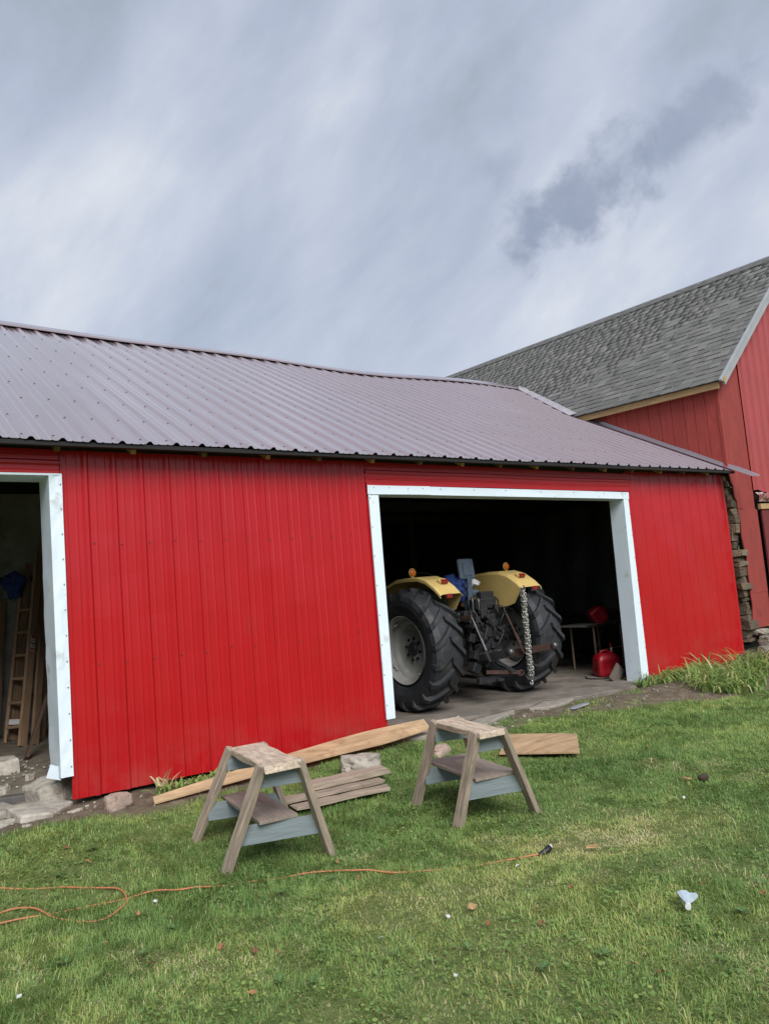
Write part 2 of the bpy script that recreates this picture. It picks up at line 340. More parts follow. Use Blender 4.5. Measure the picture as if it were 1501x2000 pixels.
dirt = np.clip((fy-edge(fx)+.10*(fbm(fx, fy, 3.2, 5)-.5)*3)/.16+.5, 0, 1)*((fx > -3) & (fx < 13) & (fy < 6))
fz = zg(fx, fy)+np.where((np.abs(fx) < 20) & (np.abs(fy) < 12), (fbm(fx, fy, 1.7, 3)-.5)*.03+(fbm(fx, fy, 9, 8)-.5)*(.012+.03*dirt), 0)
inside = (fy > .15) & (fx > -2.5) & (fx < 14)
fz = np.where(inside & (fx > 3.4), -.15, fz)
nx_, ny_ = len(gx), len(gy); idx = np.arange(nx_*ny_).reshape(ny_, nx_)
quads = np.stack([idx[:-1, :-1], idx[:-1, 1:], idx[1:, 1:], idx[1:, :-1]], -1).reshape(-1, 4)
GM = bpy.data.materials.new('lawn_soil'); GM.use_nodes = True
t_ = GM.node_tree; n_ = t_.nodes; l_ = t_.links; b_ = n_['Principled BSDF']; b_.inputs['Roughness'].default_value = .95; b_.inputs['Specular IOR Level'].default_value = .2
tcg = n_.new('ShaderNodeTexCoord')
def gn(scale, d=6, r=.65):
    q = n_.new('ShaderNodeTexNoise'); q.inputs['Scale'].default_value = scale; q.inputs['Detail'].default_value = d; q.inputs['Roughness'].default_value = r
    l_.new(tcg.outputs['Object'], q.inputs[0]); return q.outputs['Fac']
def gramp(src, stops):
    ra = n_.new('ShaderNodeValToRGB'); l_.new(src, ra.inputs[0]); el = ra.color_ramp.elements
    el[0].position, el[0].color = stops[0][0], stops[0][1]+(1,); el[1].position, el[1].color = stops[-1][0], stops[-1][1]+(1,)
    for p, c in stops[1:-1]: el.new(p).color = c+(1,)
    return ra.outputs[0]
lawnc = gramp(gn(22), [(.3, (.085, .115, .035)), (.55, (.15, .19, .06)), (.75, (.25, .23, .12))])
dirtc = gramp(gn(9), [(.28, (.085, .064, .044)), (.5, (.155, .125, .09)), (.66, (.22, .185, .135)), (.8, (.36, .32, .26))])
at = n_.new('ShaderNodeAttribute'); at.attribute_name = 'tone'
mg = n_.new('ShaderNodeMix'); mg.data_type = 'RGBA'; l_.new(at.outputs['Fac'], mg.inputs['Factor']); l_.new(lawnc, mg.inputs[6]); l_.new(dirtc, mg.inputs[7])
l_.new(mg.outputs[2], b_.inputs['Base Color'])
bpn = n_.new('ShaderNodeBump'); bpn.inputs['Strength'].default_value = .9; bpn.inputs['Distance'].default_value = .02; l_.new(gn(45), bpn.inputs['Height']); l_.new(bpn.outputs[0], b_.inputs['Normal'])
ground = np_mesh('ground', np.stack([fx, fy, fz], -1), quads, np.zeros((0, 3), int), GM, dirt); kind(ground, 'structure')
ground.data.polygons.foreach_set('use_smooth', [True]*len(ground.data.polygons))
def gz(x, y): return float(zg(x, y)+(fbm(x, y, 1.7, 3)-.5)*.03)

# concrete floor of the big bay with a broken front edge
def poly_slab(name, pts, z, th, m, jitter=0, parent=None):
    b = MB(); n = len(pts); vs = [(x, y, z+random.uniform(-jitter, jitter)) for x, y in pts]+[(x*1.0, y, z-th) for x, y in pts]
    b.add(vs, [tuple(range(n)), tuple(range(n, 2*n))[::-1]]+[(i, i+n, (i+1) % n+n, (i+1) % n) for i in range(n)])
    return b.build(name, m, parent, bevel=.012)
edge_pts = [(4.25, .06), (4.6, .02), (4.95, .12), (5.3, .05), (5.6, .16), (5.95, .10), (6.3, .16), (6.6, .08), (6.9, .2), (7.1, .06), (7.35, -.06), (7.7, -.10), (8.0, -.20), (8.25, -.16), (8.42, -.02), (8.65, .06), (11.1, .10)]
fl = poly_slab('concrete_floor', edge_pts+[(11.1, 10.2), (4.25, 10.2)], .172, .3, CONC); kind(fl, 'structure')
b = MB(); vs = []
for y, z in ((.10, .16), (.3, .22), (.7, .30), (1.0, .335), (2.0, .34), (3.5, .345)):
    for i in range(28): x = -2.5+6.7*i/27; vs.append((x, y, z+.03*(mnoise.noise(Vector((x*2, y*2, 0)))+.5*mnoise.noise(Vector((x*5, y*5, 3))))))
b.add(vs, [(j*28+i, j*28+i+1, j*28+29+i, j*28+28+i) for j in range(5) for i in range(27)])
kind(b.build('dirt_floor', mat('packed_earth', (.16, .135, .10), rough=.95, var=.35, scale=5, bump=.9, bscale=18, bdist=.03, stain=(.30, .27, .22), stain_scale=6, stain_lo=.58)), 'structure')
for i, (pts, z) in enumerate([([(5.10, -.18), (5.62, -.04), (6.25, .06), (6.22, -.02), (5.85, -.16), (5.45, -.32), (5.2, -.30)], .158), ([(4.52, -.10), (4.95, -.02), (5.02, -.12), (4.70, -.30), (4.5, -.25)], .175),
                           ([(6.45, -.02), (6.85, .12), (7.25, .0), (7.0, -.12), (6.6, -.16)], .150)]):
    o = poly_slab('concrete_fragment', pts, z+.014, .12, mat('pale_concrete', (.31, .28, .24), rough=.9, var=.25, scale=5, bump=.7, bscale=25, stain=(.20, .17, .13), stain_scale=5, stain_lo=.52), .006)
    tag(o, ['flat concrete fragment lying in the dirt before the tractor bay', 'small concrete fragment beside the left door jamb foot', 'concrete fragment breaking off the floor edge near the right tyre'][i], 'concrete')

# ------------------------------------------------------------------ red steel shed
shed = thing('metal_shed', 'bright red ribbed steel shed with maroon metal roof and open bays', 'shed', (6, 2, .15))
PITCH = .2286
def rib_prof(x0, x1, phase, rw=((-.030, 0), (-.011, .019), (.011, .019), (.030, 0))):
    """list of (x, height) across a ribbed sheet"""
    pts = {round(x0, 4): .0, round(x1, 4): .0}
    k0 = math.floor((x0-phase)/PITCH)-1
    for k in range(k0, k0+int((x1-x0)/PITCH)+4):
        c = phase+k*PITCH
        for dx, h in rw:
            if x0 < c+dx < x1: pts[round(c+dx, 4)] = h
        for q in (.0762, .1524):
            for dx, h in ((-.013, 0), (-.004, .0045), (.004, .0045), (.013, 0)):
                if x0 < c+q+dx < x1: pts[round(c+q+dx, 4)] = h
    return sorted(pts.items())
ZB = lambda x: .235-.0098*(x-1.45)
def wall_panel(x0, x1, phase, zt=2.985, zb=None, yb=0, name='wall_panel', m=RED, root=shed, zbf=None):
    prof = rib_prof(x0, x1, phase); b = MB(); n = len(prof); nz = 8; vs = []
    dz = random.uniform(-.012, .012)
    for i in range(nz+1):
        for j, (x, h) in enumerate(prof):
            bot = (zbf or ZB)(x)+dz
            z = bot+(zt-bot)*i/nz
            wob = .004*math.sin(2.2*z+x*3.1)+.003*math.sin(5.1*z+x*7)
            if i == 0: wob += random.uniform(-.004, .004)
            lap = -.0015 if j == 0 else 0
            vs.append((x, yb-h-wob+lap, z))
    fs = [(i*n+j, i*n+j+1, (i+1)*n+j+1, (i+1)*n+j) for i in range(nz) for j in range(n-1)]
    b.add(vs, fs); o = wbuild(b, name, m, root)
    sm = o.modifiers.new('thickness', 'SOLIDIFY'); sm.thickness = .0015; sm.offset = 0
    return o
def screws(pts, nrm, r, m, root, name='screw_set'):
    nrm = Vector(nrm).normalized(); b = MB(); q = nrm.to_track_quat('Z', 'Y').to_matrix().to_4x4()
    for p in pts:
        mt = Matrix.Translation(Vector(p)) @ q
        b.lathe([(-.001, r), (.003, r), (.0045, r*.55), (.005, 0.0002)], 6, mt, axis='Z')
    return kind(wbuild(b, name, m, root), 'stuff')
PH = 1.653
for a, c in ((1.462, 2.303), (2.303, 3.217), (3.217, 4.132), (4.132, 4.463)): wall_panel(a, c, PH)
for a, c in ((8.715, 9.741), (9.741, 10.656), (10.656, 11.152)): wall_panel(a, c, 8.863)
wall_panel(-2.62, -1.70, PH)
screws([(PH+k*PITCH+.045+random.uniform(-.006, .006), -.006, zz_+random.uniform(-.012, .012)) for k in range(0, 13) for zz_ in (2.22, 1.25)], (0, -1, 0), .0065, SCREW, shed)
screws([(8.863+k*PITCH+.045+random.uniform(-.006, .006), -.006, zz_+random.uniform(-.012, .012)) for k in range(0, 10) for zz_ in (2.30, 1.25)], (0, -1, 0), .0065, SCREW, shed)
def header_panel(x0, x1, z0, z1, y, tilt=0):
    b = MB(); prof = [(z1, 0)]
    for c, h, w in ((z1-.055, .004, .012), (z1-.105, .014, .025), (z1-.175, .004, .012)):
        if c-w < z0: continue
        prof += [(c+w, 0), (c+w*.4, h), (c-w*.4, h), (c-w, 0)]
    prof += [(z0+.03, 0), (z0+.025, .016), (z0+.004, .016), (z0, .004)]
    n = len(prof); nx = 22; vs = []
    for i in range(nx+1):
        x = x0+(x1-x0)*i/nx
        for z, h in prof: vs.append((x, y-h+.003*math.sin(x*5), z+tilt*(x-x0)+.003*math.sin(x*2.3)))
    b.add(vs, [(i*n+j, i*n+j+1, (i+1)*n+j+1, (i+1)*n+j) for i in range(nx) for j in range(n-1)])
    o = wbuild(b, 'header_panel', RED, shed); sm = o.modifiers.new('thickness', 'SOLIDIFY'); sm.thickness = .0015; sm.offset = 0
header_panel(4.425, 8.765, 2.735, 2.985, -.012, -.008)
header_panel(-1.72, 1.452, 2.785, 2.985, -.012)
screws([(4.6+.72*k, -.022, 2.80) for k in range(6)]+[(4.9+.72*k, -.018, 2.93) for k in range(6)], (0, -1, 0), .0065, SCREW, shed)
# white door trims: folded sheets, dented
def trim_v(x_in0, x_in1, x_out, z0, z1, depth, side, name='door_trim', dent=.003):
    """front strip x_in..x_out and a return of given depth; side=+1 when the opening is at smaller x"""
    b = MB(); n = 26; vs = []; k = 5
    for i in range(n+1):
        t = i/n; z = z0+(z1-z0)*t; xi = x_in0+(x_in1-x_in0)*t
        d = lambda s: dent*(mnoise.noise(Vector((s*3.1, z*4.3, x_out)))+.6*mnoise.noise(Vector((s*1.7, z*11, x_out))))
        vs += [(xi+d(1), depth, z), (xi+d(2), depth*.45, z), (xi, -.036+d(3)*.5, z), ((xi+x_out)/2, -.036+d(4)*1.6, z), (x_out+.2*d(5), -.034, z), (x_out, -.02, z)]
    m_ = 6
    b.add(vs, [(i*m_+j, i*m_+j+1, (i+1)*m_+j+1, (i+1)*m_+j) for i in range(n) for j in range(m_-1)])
    o = wbuild(b, name, WHITE, shed); sm = o.modifiers.new('thickness', 'SOLIDIFY'); sm.thickness = .002; sm.offset = 0
    return o
trim_v(1.375, 1.368, 1.466, .425, 2.775, .31, 1, dent=.008)
trim_v(4.545, 4.560, 4.440, .36, 2.64, .14, -1, dent=.002)
trim_v(8.560, 8.612, 8.716, .155, 2.645, .20, 1, dent=.002)
trim_v(-1.62, -1.62, -1.72, .30, 2.775, .2, -1)
b = MB(); vs = []
for i in range(17):
    x = 4.425+(8.725-4.425)*i/16; dz = -.0098*(x-4.425); j_ = .002*math.sin(x*4)
    vs += [(x, -.030, 2.735+dz), (x, -.042+j_, 2.730+dz), (x, -.040-j_, 2.642+dz), (x, .16, 2.640+dz)]
b.add(vs, [(i*4+j, i*4+j+1, i*4+5+j, i*4+4+j) for i in range(16) for j in range(3)])
o = wbuild(b, 'door_header_trim', WHITE, shed); sm = o.modifiers.new('thickness', 'SOLIDIFY'); sm.thickness = .002; sm.offset = 0
b = MB(); b.box((4.85, -.044, 2.683), (.80, .003, .092)); wbuild(b, 'trim_lap_piece', WHITE, shed)
b = MB(); b.add([(-1.72, -.034, 2.788), (1.466, -.034, 2.788), (1.466, -.034, 2.772), (-1.72, -.034, 2.772), (1.466, .3, 2.770), (-1.72, .3, 2.770)], [(0, 3, 2, 1), (3, 5, 4, 2)])
wbuild(b, 'door_header_trim', WHITE, shed)
b = MB(); b.add([(1.30, .12, .42), (1.385, .02, .40), (1.385, .02, .50), (1.33, .10, .52)], [(0, 1, 2, 3)]); o = wbuild(b, 'bent_trim_tab', WHITE, shed)
sm = o.modifiers.new('thickness', 'SOLIDIFY'); sm.thickness = .002
screws([(1.452, -.038, z) for z in np.arange(.5, 2.75, .2)]+[(8.705, -.038, z) for z in np.arange(.3, 2.6, .3)]+[(4.452, -.038, z) for z in np.arange(.5, 2.6, .3)]+[(x, -.046, 2.71-.0098*(x-4.4)) for x in (4.5, 4.7, 4.95, 5.15, 5.4, 5.9, 6.4, 7.0, 7.6, 8.2, 8.65)], (0, -1, 0), .006, SCREWW, shed)
# roof
ZE, YE, YR = 3.013, -.25, 5.15
def zr(x): return 5.83-.075*math.exp(-((x-7.35)/2.1)**2)+.02*math.sin(x*1.3)
def roof_pt(x, t, h=0):
    rz = zr(x); a = math.atan2(rz-ZE, YR-YE)
    return (x, YE+(YR-YE)*t-h*math.sin(a), ZE+(rz-ZE)*t+h*math.cos(a)+.004*math.sin(x*2.7+t*9))
def roof_panel(x0, x1, t0=0, t1=1):
    prof = rib_prof(x0, x1, 1.205, ((-.034, 0), (-.010, .024), (.010, .024), (.034, 0))); n = len(prof); nt_ = 12; b = MB(); dt = random.uniform(-.0015, .0015)
    vs = [roof_pt(x, (t0+dt)+(t1-t0-dt)*i/nt_, h+(.001 if j == 0 else 0)) for i in range(nt_+1) for j, (x, h) in enumerate(prof)]
    b.add(vs, [(i*n+j, i*n+j+1, (i+1)*n+j+1, (i+1)*n+j) for i in range(nt_) for j in range(n-1)])
    o = wbuild(b, 'roof_panel', ROOF, shed); sm = o.modifiers.new('thickness', 'SOLIDIFY'); sm.thickness = .002; sm.offset = -1
    pts = [roof_pt(1.205+k_*PITCH-.042+random.uniform(-.006, .006), tt, .001) for k_ in range(-20, 60) for tt in (.022, .125, .235, .345, .46, .585, .72, .86, .955)
           if x0 < 1.205+k_*PITCH-.042 < x1 and tt > t0+.01]
    if pts: screws(pts, (0, -.456, .89), .0085, SCREW, shed, 'screw_set')
xs = 1.205-.05-4*.9144
while xs < 12.9:
    x1 = min(xs+.9144, 12.95)
    if xs < 11.06 < x1: roof_panel(xs, 11.10); roof_panel(11.10, x1, .50)
    else: roof_panel(xs, x1, 0 if x1 < 11.10 else .50)
    xs += .9144
# ridge cap
b = MB(); vs = []; nx = 30
for i in range(nx+1):
    x = -2.5+(12.62+2.5)*i/nx; z = zr(x)
    vs += [(x, YR-.185, z-.056), (x, YR-.175, z-.026), (x, YR-.04, z+.045), (x, YR, z+.070), (x, YR+.04, z+.035), (x, YR+.175, z-.05)]
b.add(vs, [(i*6+j, i*6+j+1, i*6+7+j, i*6+6+j) for i in range(nx) for j in range(5)])
o = wbuild(b, 'ridge_cap', ROOF, shed); sm = o.modifiers.new('thickness', 'SOLIDIFY'); sm.thickness = .002; sm.offset = -1
b = MB(); b.add([(-2.5, YR+.02, 5.80), (12.9, YR+.02, 5.80), (12.9, 10.6, 3.0), (-2.5, 10.6, 3.0)], [(0, 1, 2, 3)]); o = wbuild(b, 'rear_roof_sheet', ROOF, shed)
sm = o.modifiers.new('thickness', 'SOLIDIFY'); sm.thickness = .03
# flashing along the barn wall and the valley
b = MB(); vs = []
for i in range(13):
    t = -.055+.585*i/12
    p, q = roof_pt(10.99, t, .024), roof_pt(11.105, t, .028); z_up = q[2]+.042+.006*math.sin(i*2.1)
    if i == 0: vs += [p, (11.20, q[1]-.01, q[2]-.005), (11.215, q[1], z_up-.02)]
    elif i == 1: vs += [p, (11.15, q[1], q[2]), (11.16, q[1], z_up)]
    else: vs += [p, q, (11.112, q[1], z_up)]
b.add(vs, [(i*3+j, i*3+j+1, i*3+4+j, i*3+3+j) for i in range(12) for j in range(2)]); o = wbuild(b, 'wall_flashing', ROOF, shed)
sm = o.modifiers.new('thickness', 'SOLIDIFY'); sm.thickness = .003
# rafters with exposed tails, near-black boards for the eave shade, framing, interior walls
for k_ in range(24):
    x = -2.25+.612*k_+random.uniform(-.04, .04)
    if x > 11: break
    z_ = lambda y: ZE+(zr(x)-ZE)*(y-YE)/(YR-YE)-.085
    wboard('rafter', (x, -.13, z_(-.13)), (x, 5.1, z_(5.1)), .045, .09, NEWWOOD if k_ % 2 else mat('aged_rafter', (.16, .11, .06), rough=.8, var=.3, scale=5, stretch=(1, 10, 10), bump=.3), shed)
wboard('eave_shade_board', (-2.6, -.215, 2.990), (11.12, -.215, 2.990), .05, .035, mat('eave_shade_black', (.012, .011, .012), rough=.8), shed)  # shade under the overhang put into the near-black board colour
wboard('eave_shade_board', (-2.6, -.12, 3.042), (11.12, -.12, 3.042), .14, .012, MATS['eave_shade_black'], shed, upv=(0, -.456, .89))
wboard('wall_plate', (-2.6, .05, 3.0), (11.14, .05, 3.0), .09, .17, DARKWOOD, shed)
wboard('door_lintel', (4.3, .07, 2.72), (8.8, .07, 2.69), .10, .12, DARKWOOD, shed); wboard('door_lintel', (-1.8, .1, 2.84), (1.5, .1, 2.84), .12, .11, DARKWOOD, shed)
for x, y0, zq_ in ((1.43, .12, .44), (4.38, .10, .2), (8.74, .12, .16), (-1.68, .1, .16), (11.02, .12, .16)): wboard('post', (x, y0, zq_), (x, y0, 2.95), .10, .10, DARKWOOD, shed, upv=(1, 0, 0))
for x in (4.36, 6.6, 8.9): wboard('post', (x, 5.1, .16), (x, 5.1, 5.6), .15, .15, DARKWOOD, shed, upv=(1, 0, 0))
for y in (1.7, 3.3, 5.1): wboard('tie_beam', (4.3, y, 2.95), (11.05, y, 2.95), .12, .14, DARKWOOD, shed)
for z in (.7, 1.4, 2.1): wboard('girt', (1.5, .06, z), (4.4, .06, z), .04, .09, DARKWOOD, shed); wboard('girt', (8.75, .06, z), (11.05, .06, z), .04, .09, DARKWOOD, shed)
def plank_wall(name, p0, p1, z0, z1, w, m, root, th=.022):
    p0, p1 = Vector(p0), Vector(p1); d = p1-p0; n = int(d.length/w); d.normalize()
    for i in range(n):
        c = p0+d*(i+.5)*w; q = c+Vector((0, 0, 1))
        wboard(name, (c.x, c.y, z0), (c.x, c.y, z1(i) if callable(z1) else z1), w-.006, th+random.uniform(-.002, .002), m, root, upv=tuple(d.cross(Vector((0, 0, 1)))), bevel=0)
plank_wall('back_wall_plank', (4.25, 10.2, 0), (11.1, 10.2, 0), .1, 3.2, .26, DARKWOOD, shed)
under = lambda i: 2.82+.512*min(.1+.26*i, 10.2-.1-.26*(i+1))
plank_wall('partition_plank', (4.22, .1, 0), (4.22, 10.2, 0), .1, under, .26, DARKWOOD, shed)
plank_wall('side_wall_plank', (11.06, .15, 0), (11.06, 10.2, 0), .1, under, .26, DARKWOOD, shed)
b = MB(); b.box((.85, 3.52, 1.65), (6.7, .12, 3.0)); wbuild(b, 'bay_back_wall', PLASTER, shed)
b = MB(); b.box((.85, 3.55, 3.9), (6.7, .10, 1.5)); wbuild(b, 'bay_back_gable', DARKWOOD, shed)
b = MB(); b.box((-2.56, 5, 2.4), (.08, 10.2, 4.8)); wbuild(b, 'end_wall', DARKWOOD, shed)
wboard('bay_wall_post', (1.42, 3.40, .3), (1.42, 3.40, 3.1), .12, .12, mat('grey_post_wood', (.13, .125, .11), rough=.9, var=.3, scale=5, stretch=(1, 9, 9), bump=.5, bscale=9), shed, upv=(1, 0, 0))
wboard('bay_wall_rail', (-2.4, 3.42, 2.12), (3.9, 3.42, 2.12), .05, .08, DARKWOOD, shed)

# ------------------------------------------------------------------ old barn on the right
barn = thing('old_barn', 'weathered red wooden barn with grey shingle roof behind the shed', 'barn', (13, 4, .5))
XB, YB = 11.13, -.10
S = .92
def zeave(y): return 4.42+.032*(y+.2)
def broof(x, y, h=0): 
    a = math.atan(S); return (x-h*math.sin(a), y, zeave(y)+S*(x-10.95)+h*math.cos(a))
XR = 13.80
# deck
b = MB(); b.add([broof(10.95, -.26), broof(XR, -.26), broof(XR, 11), broof(10.95, 11)], [(0, 1, 2, 3)])
roof = wbuild(b, 'roof', mat('roof_deck', (.05, .05, .05), rough=.9), barn); sm = roof.modifiers.new('thickness', 'SOLIDIFY'); sm.thickness = .03; sm.offset = -1
b = MB(); b.add([broof(XR, -.26), broof(XR, 11), (16.95, 11, zeave(11)), (16.95, -.26, zeave(-.26))], [(0, 3, 2, 1)])
o = wbuild(b, 'far_roof_slope', MATS['roof_deck'], barn); sm = o.modifiers.new('thickness', 'SOLIDIFY'); sm.thickness = .03
# shingles
EXPOS = .142; ang = math.atan(S); SL = (XR-10.95)/math.cos(ang)
tabs = []
for c in range(int(SL/EXPOS)+1):
    y = -.28-random.random()*.2
    while y < 11:
        w = random.choice((.13, .17, .2, .26)); y0 = max(y, -.285)
        if y+w > -.24: tabs.append((c*EXPOS, y0, y+w-y0, random.random()))
        y += w
camp = Vector((0, -6.389, 1.654))
def tab_geo(w, tone):
    th = random.choice((.008, .011, .016)); L_ = EXPOS+.05
    return [(0, 0, 0), (0, w-.004, 0), (L_, w-.004, 0), (L_, 0, 0), (0, .001, th), (0, w-.005, th), (L_, w-.005, .002), (L_, .001, .002)]
TF = [(0, 3, 2, 1), (4, 5, 6, 7), (0, 1, 5, 4), (1, 2, 6, 5), (2, 3, 7, 6), (3, 0, 4, 7)]
rotm = Matrix.Rotation(-ang, 4, 'Y')
def tab_mtx(s, y):
    p = broof(10.95-.02+s*math.cos(ang), y, .004); m_ = rotm.copy(); m_.translation = Vector(p); return m_
tabs.sort(key=lambda t: (Vector(broof(10.95+t[0]*math.cos(ang), t[1]))-camp).length - t[2]*6)
var_cache = {}
def tone_of(r): return min(1, max(0, .5+(r-.5)*.9))
for s_, y_, w_, r_ in tabs[:300]:
    key = (round(w_, 2), int(r_*9))
    if key not in var_cache:
        me = bpy.data.meshes.new('shingle'); me.from_pydata(tab_geo(w_, r_), [], TF); me.materials.append(SHING)
        a = me.attributes.new('tone', 'FLOAT', 'POINT'); a.data.foreach_set('value', [tone_of(key[1]/9+.05)]*8); var_cache[key] = me
    o = bpy.data.objects.new('shingle', var_cache[key]); COL.objects.link(o); o.parent = roof
    o.matrix_local = Matrix.Translation(-barn.location) @ tab_mtx(s_, y_)
vs, qd, tn = [], [], []
for s_, y_, w_, r_ in tabs[300:]:
    m_ = Matrix.Translation(-barn.location) @ tab_mtx(s_, y_); k0 = len(vs); vs += [tuple(m_ @ Vector(p)) for p in tab_geo(w_, r_)]; qd += [tuple(i+k0 for i in f) for f in TF]; tn += [tone_of(r_)]*8
o = np_mesh('shingle_field', vs, qd, np.zeros((0, 3), int), SHING, tn, roof); kind(o, 'stuff')
b = MB(); vs = []
for i in range(40):
    y = -.27+11.2*i/40
    p = broof(XR-.12, y, .02); q = broof(XR, y, .03); r_ = (XR+.12, y, p[2]); p2 = broof(XR-.12, y+.29, .028); q2 = broof(XR, y+.29, .038); r2_ = (XR+.12, y+.29, p2[2])
    vs += [p, q, r_, p2, q2, r2_]
b.add(vs, [f for i in range(40) for f in ((i*6, i*6+1, i*6+4, i*6+3), (i*6+1, i*6+2, i*6+5, i*6+4))])
wbuild(b, 'ridge_shingles', mat('ridge_shingle', (.12, .118, .114), rough=.9, var=.3, scale=8), barn)
# eave fascia (new timber), drip edge, rake trim
wboard('eave_fascia', (10.985, -.24, zeave(-.24)-.075), (10.985, 2.72, zeave(2.72)-.075), .03, .10, NEWWOOD, barn)
wboard('rake_trim', broof(10.98, -.285, -.07), broof(XR-.02, -.285, -.06), .03, .14, GREYTRIM, barn, upv=(-.677, 0, .736))
wboard('drip_edge', broof(10.93, -.30, -.005), broof(XR-.02, -.30, -.005), .045, .035, GREYTRIM, barn, upv=(-.677, 0, .736))
b = MB(); b.box((0, 0, 0), (.05, .012, .12), Matrix.Translation(Vector((11.06, -.305, 4.43))) @ Matrix.Rotation(.5, 4, 'Y')); wbuild(b, 'eave_bracket', NEWWOOD, barn)
b = MB(); b.prism([(11.0, -.298, 4.40), (11.10, -.298, 4.36), (11.13, -.298, 4.47), (11.04, -.298, 4.47)], (0, .02, 0)); wbuild(b, 'cornice_end', GREYTRIM, barn)
# valley flashing against the shed roof
vn = Vector((-.34, -.23, .81)).normalized()
wboard('valley_flashing', Vector((10.93, 2.55, 4.50))+vn*.045, Vector((12.33, 5.12, 5.83))+vn*.05, .15, .012, mat('pale_flashing', (.34, .31, .34), rough=.4), barn, upv=tuple(vn))
# side boards (left wall)
yy = YB
while yy < 4.2:
    w = random.uniform(.17, .23)
    wboard('siding_board', (XB+random.uniform(-.004, .004), yy+w/2, max(2.9, ZE+.50*(yy+.25)-.05)), (XB, yy+w/2, zeave(yy)+.06), w-.007, .022, BARNRED, barn, upv=(1, 0, 0), bevel=.002)
    yy += w
b = MB(); b.box((XB+.06, 5.45, 2.4), (.05, 10.2, 4.2)); wbuild(b, 'wall_sheathing', DARKWOOD, barn)
b = MB(); b.prism([(XB+.04, YB+.06, 3.05), (11.42, YB+.06, 3.0), (11.44, YB+.06, .4), (16.7, YB+.06, .4), (16.7, YB+.06, 4.4), (XR, YB+.06, 7.0), (XB+.04, YB+.06, 4.4)], (0, .06, 0)); wbuild(b, 'gable_sheathing', DARKWOOD, barn)
wboard('corner_board', (XB-.012, YB-.02, 3.02), (XB-.012, YB-.02, 4.40), .05, .022, BARNRED, barn, upv=(1, 0, 0))
# front flat red board sheets, ragged left edge below the shed roof
def sheet(poly, y, th, m, name):
    b = MB(); b.prism([(x, y, z) for x, z in poly], (0, th, 0)); return wbuild(b, name, m, barn, bevel=.003)
mtv = mat('weathered_red_sheet', (.27, .040, .033), rough=.7, var=.16, scale=3, stretch=(5, 5, .7), bump=.25, bscale=8, stain=(.17, .03, .025), stain_scale=4, stain_lo=.60)
sheet([(XB, 3.04), (11.83, 3.04), (11.80, 4.95), (XB+.02, 4.36)], YB-.014, .02, mtv, 'front_sheet')
sheet([(11.17, 3.03), (11.20, 2.88), (11.25, 2.80), (11.26, 2.62), (11.31, 2.55), (11.30, 2.45), (11.40, 2.44), (11.80, 2.42), (11.83, 3.06), (11.18, 3.06)], YB-.012, .02, mtv, 'front_sheet')
sheet([(11.30, 2.43), (11.33, 2.2), (11.31, 2.0), (11.34, 1.8), (11.37, 1.66), (11.35, 1.45), (11.36, 1.22), (11.355, 1.13), (11.86, 1.13), (11.86, 2.42), (11.8, 2.44)], YB-.016, .02, mtv, 'front_sheet')
sheet([(11.35, 1.15), (11.37, .95), (11.34, .78), (11.30, .66), (11.33, .60), (11.80, .60), (11.86, .62), (11.86, 1.16)], YB-.012, .02, mtv, 'front_sheet')
def gable_zb(x): return 2.70+.04*math.sin(x*7)
for x0, x1 in ((11.80, 12.70), (12.70, 13.62), (13.62, 14.30)):
    prof = rib_prof(x0, x1, 11.90, ((-.036, 0), (-.016, .030), (.016, .030), (.036, 0))); b = MB(); n = len(prof)
    vs = []
    for i in range(7):
        for x, h in prof:
            zt = 4.42+S*(min(x, 2*XR-x)-10.95)-.10; zb_ = gable_zb(x)
            vs.append((x, YB-.035-h, zb_+(zt-zb_)*i/6))
    b.add(vs, [(i*n+j, i*n+j+1, (i+1)*n+j+1, (i+1)*n+j) for i in range(6) for j in range(n-1)])
    o = wbuild(b, 'gable_panel', GABLERED, barn); sm = o.modifiers.new('thickness', 'SOLIDIFY'); sm.thickness = .002
b = MB(); vs = []
for i in range(12):
    x = 11.84+.07*i; vs += [(x, YB-.03, 2.70), (x, YB-.09-.03*abs(math.sin(i*1.9)), 2.64+.05*math.sin(i*1.4)), (x+.02, YB-.06, 2.55)]
b.add(vs, [(i*3+j, i*3+j+1, i*3+4+j, i*3+3+j) for i in range(11) for j in range(2)]); o = wbuild(b, 'torn_drip_flashing', mat('peeling_red_metal', (.26, .07, .07), rough=.5, stain=(.55, .5, .5), stain_scale=14, stain_lo=.5), barn)
wboard('door_track_beam', (11.86, YB-.06, 2.47), (14.2, YB-.06, 2.50), .05, .085, NEWWOOD, barn)
for i in range(5):
    x = 11.92+.26*i
    wboard('door_plank', (x+.125, YB-.045, .55), (x+.125, YB-.045, 2.42), .25, .03, DOORRED, barn, upv=(0, 1, 0))
# hewn timber corner that shows in the gap between shed and barn
pier = thing('timber_corner', 'stack of weathered hewn timber ends in the gap beside the barn', 'timber', (11.27, .0, .40))
b = MB(); b.box((.08, .17, 1.30), (.6, .03, 2.75)); b.build('gap_light_block', DARKWOOD, pier)  # added dark sheet that blocks sky light between the timbers
z = .0; i = 0
while z < 2.55:
    h = random.uniform(.06, .15); w = random.uniform(.16, .24)
    b = MB(); b.box((0, 0, 0), (w, random.uniform(.15, .24), h-.001), j=.018)
    b.build('timber_end', LOG, pier, mtx=Matrix.Translation(Vector((.01+random.uniform(-.035, .02)+.07*max(0, 1-z/2.2), .03+random.uniform(-.05, .05), z+h/2))) @ Matrix.Rotation(random.uniform(-.12, .12), 4, 'Y') @ Matrix.Rotation(random.uniform(-.2, .2), 4, 'Z'), bevel=.008)
    z += h; i += 1

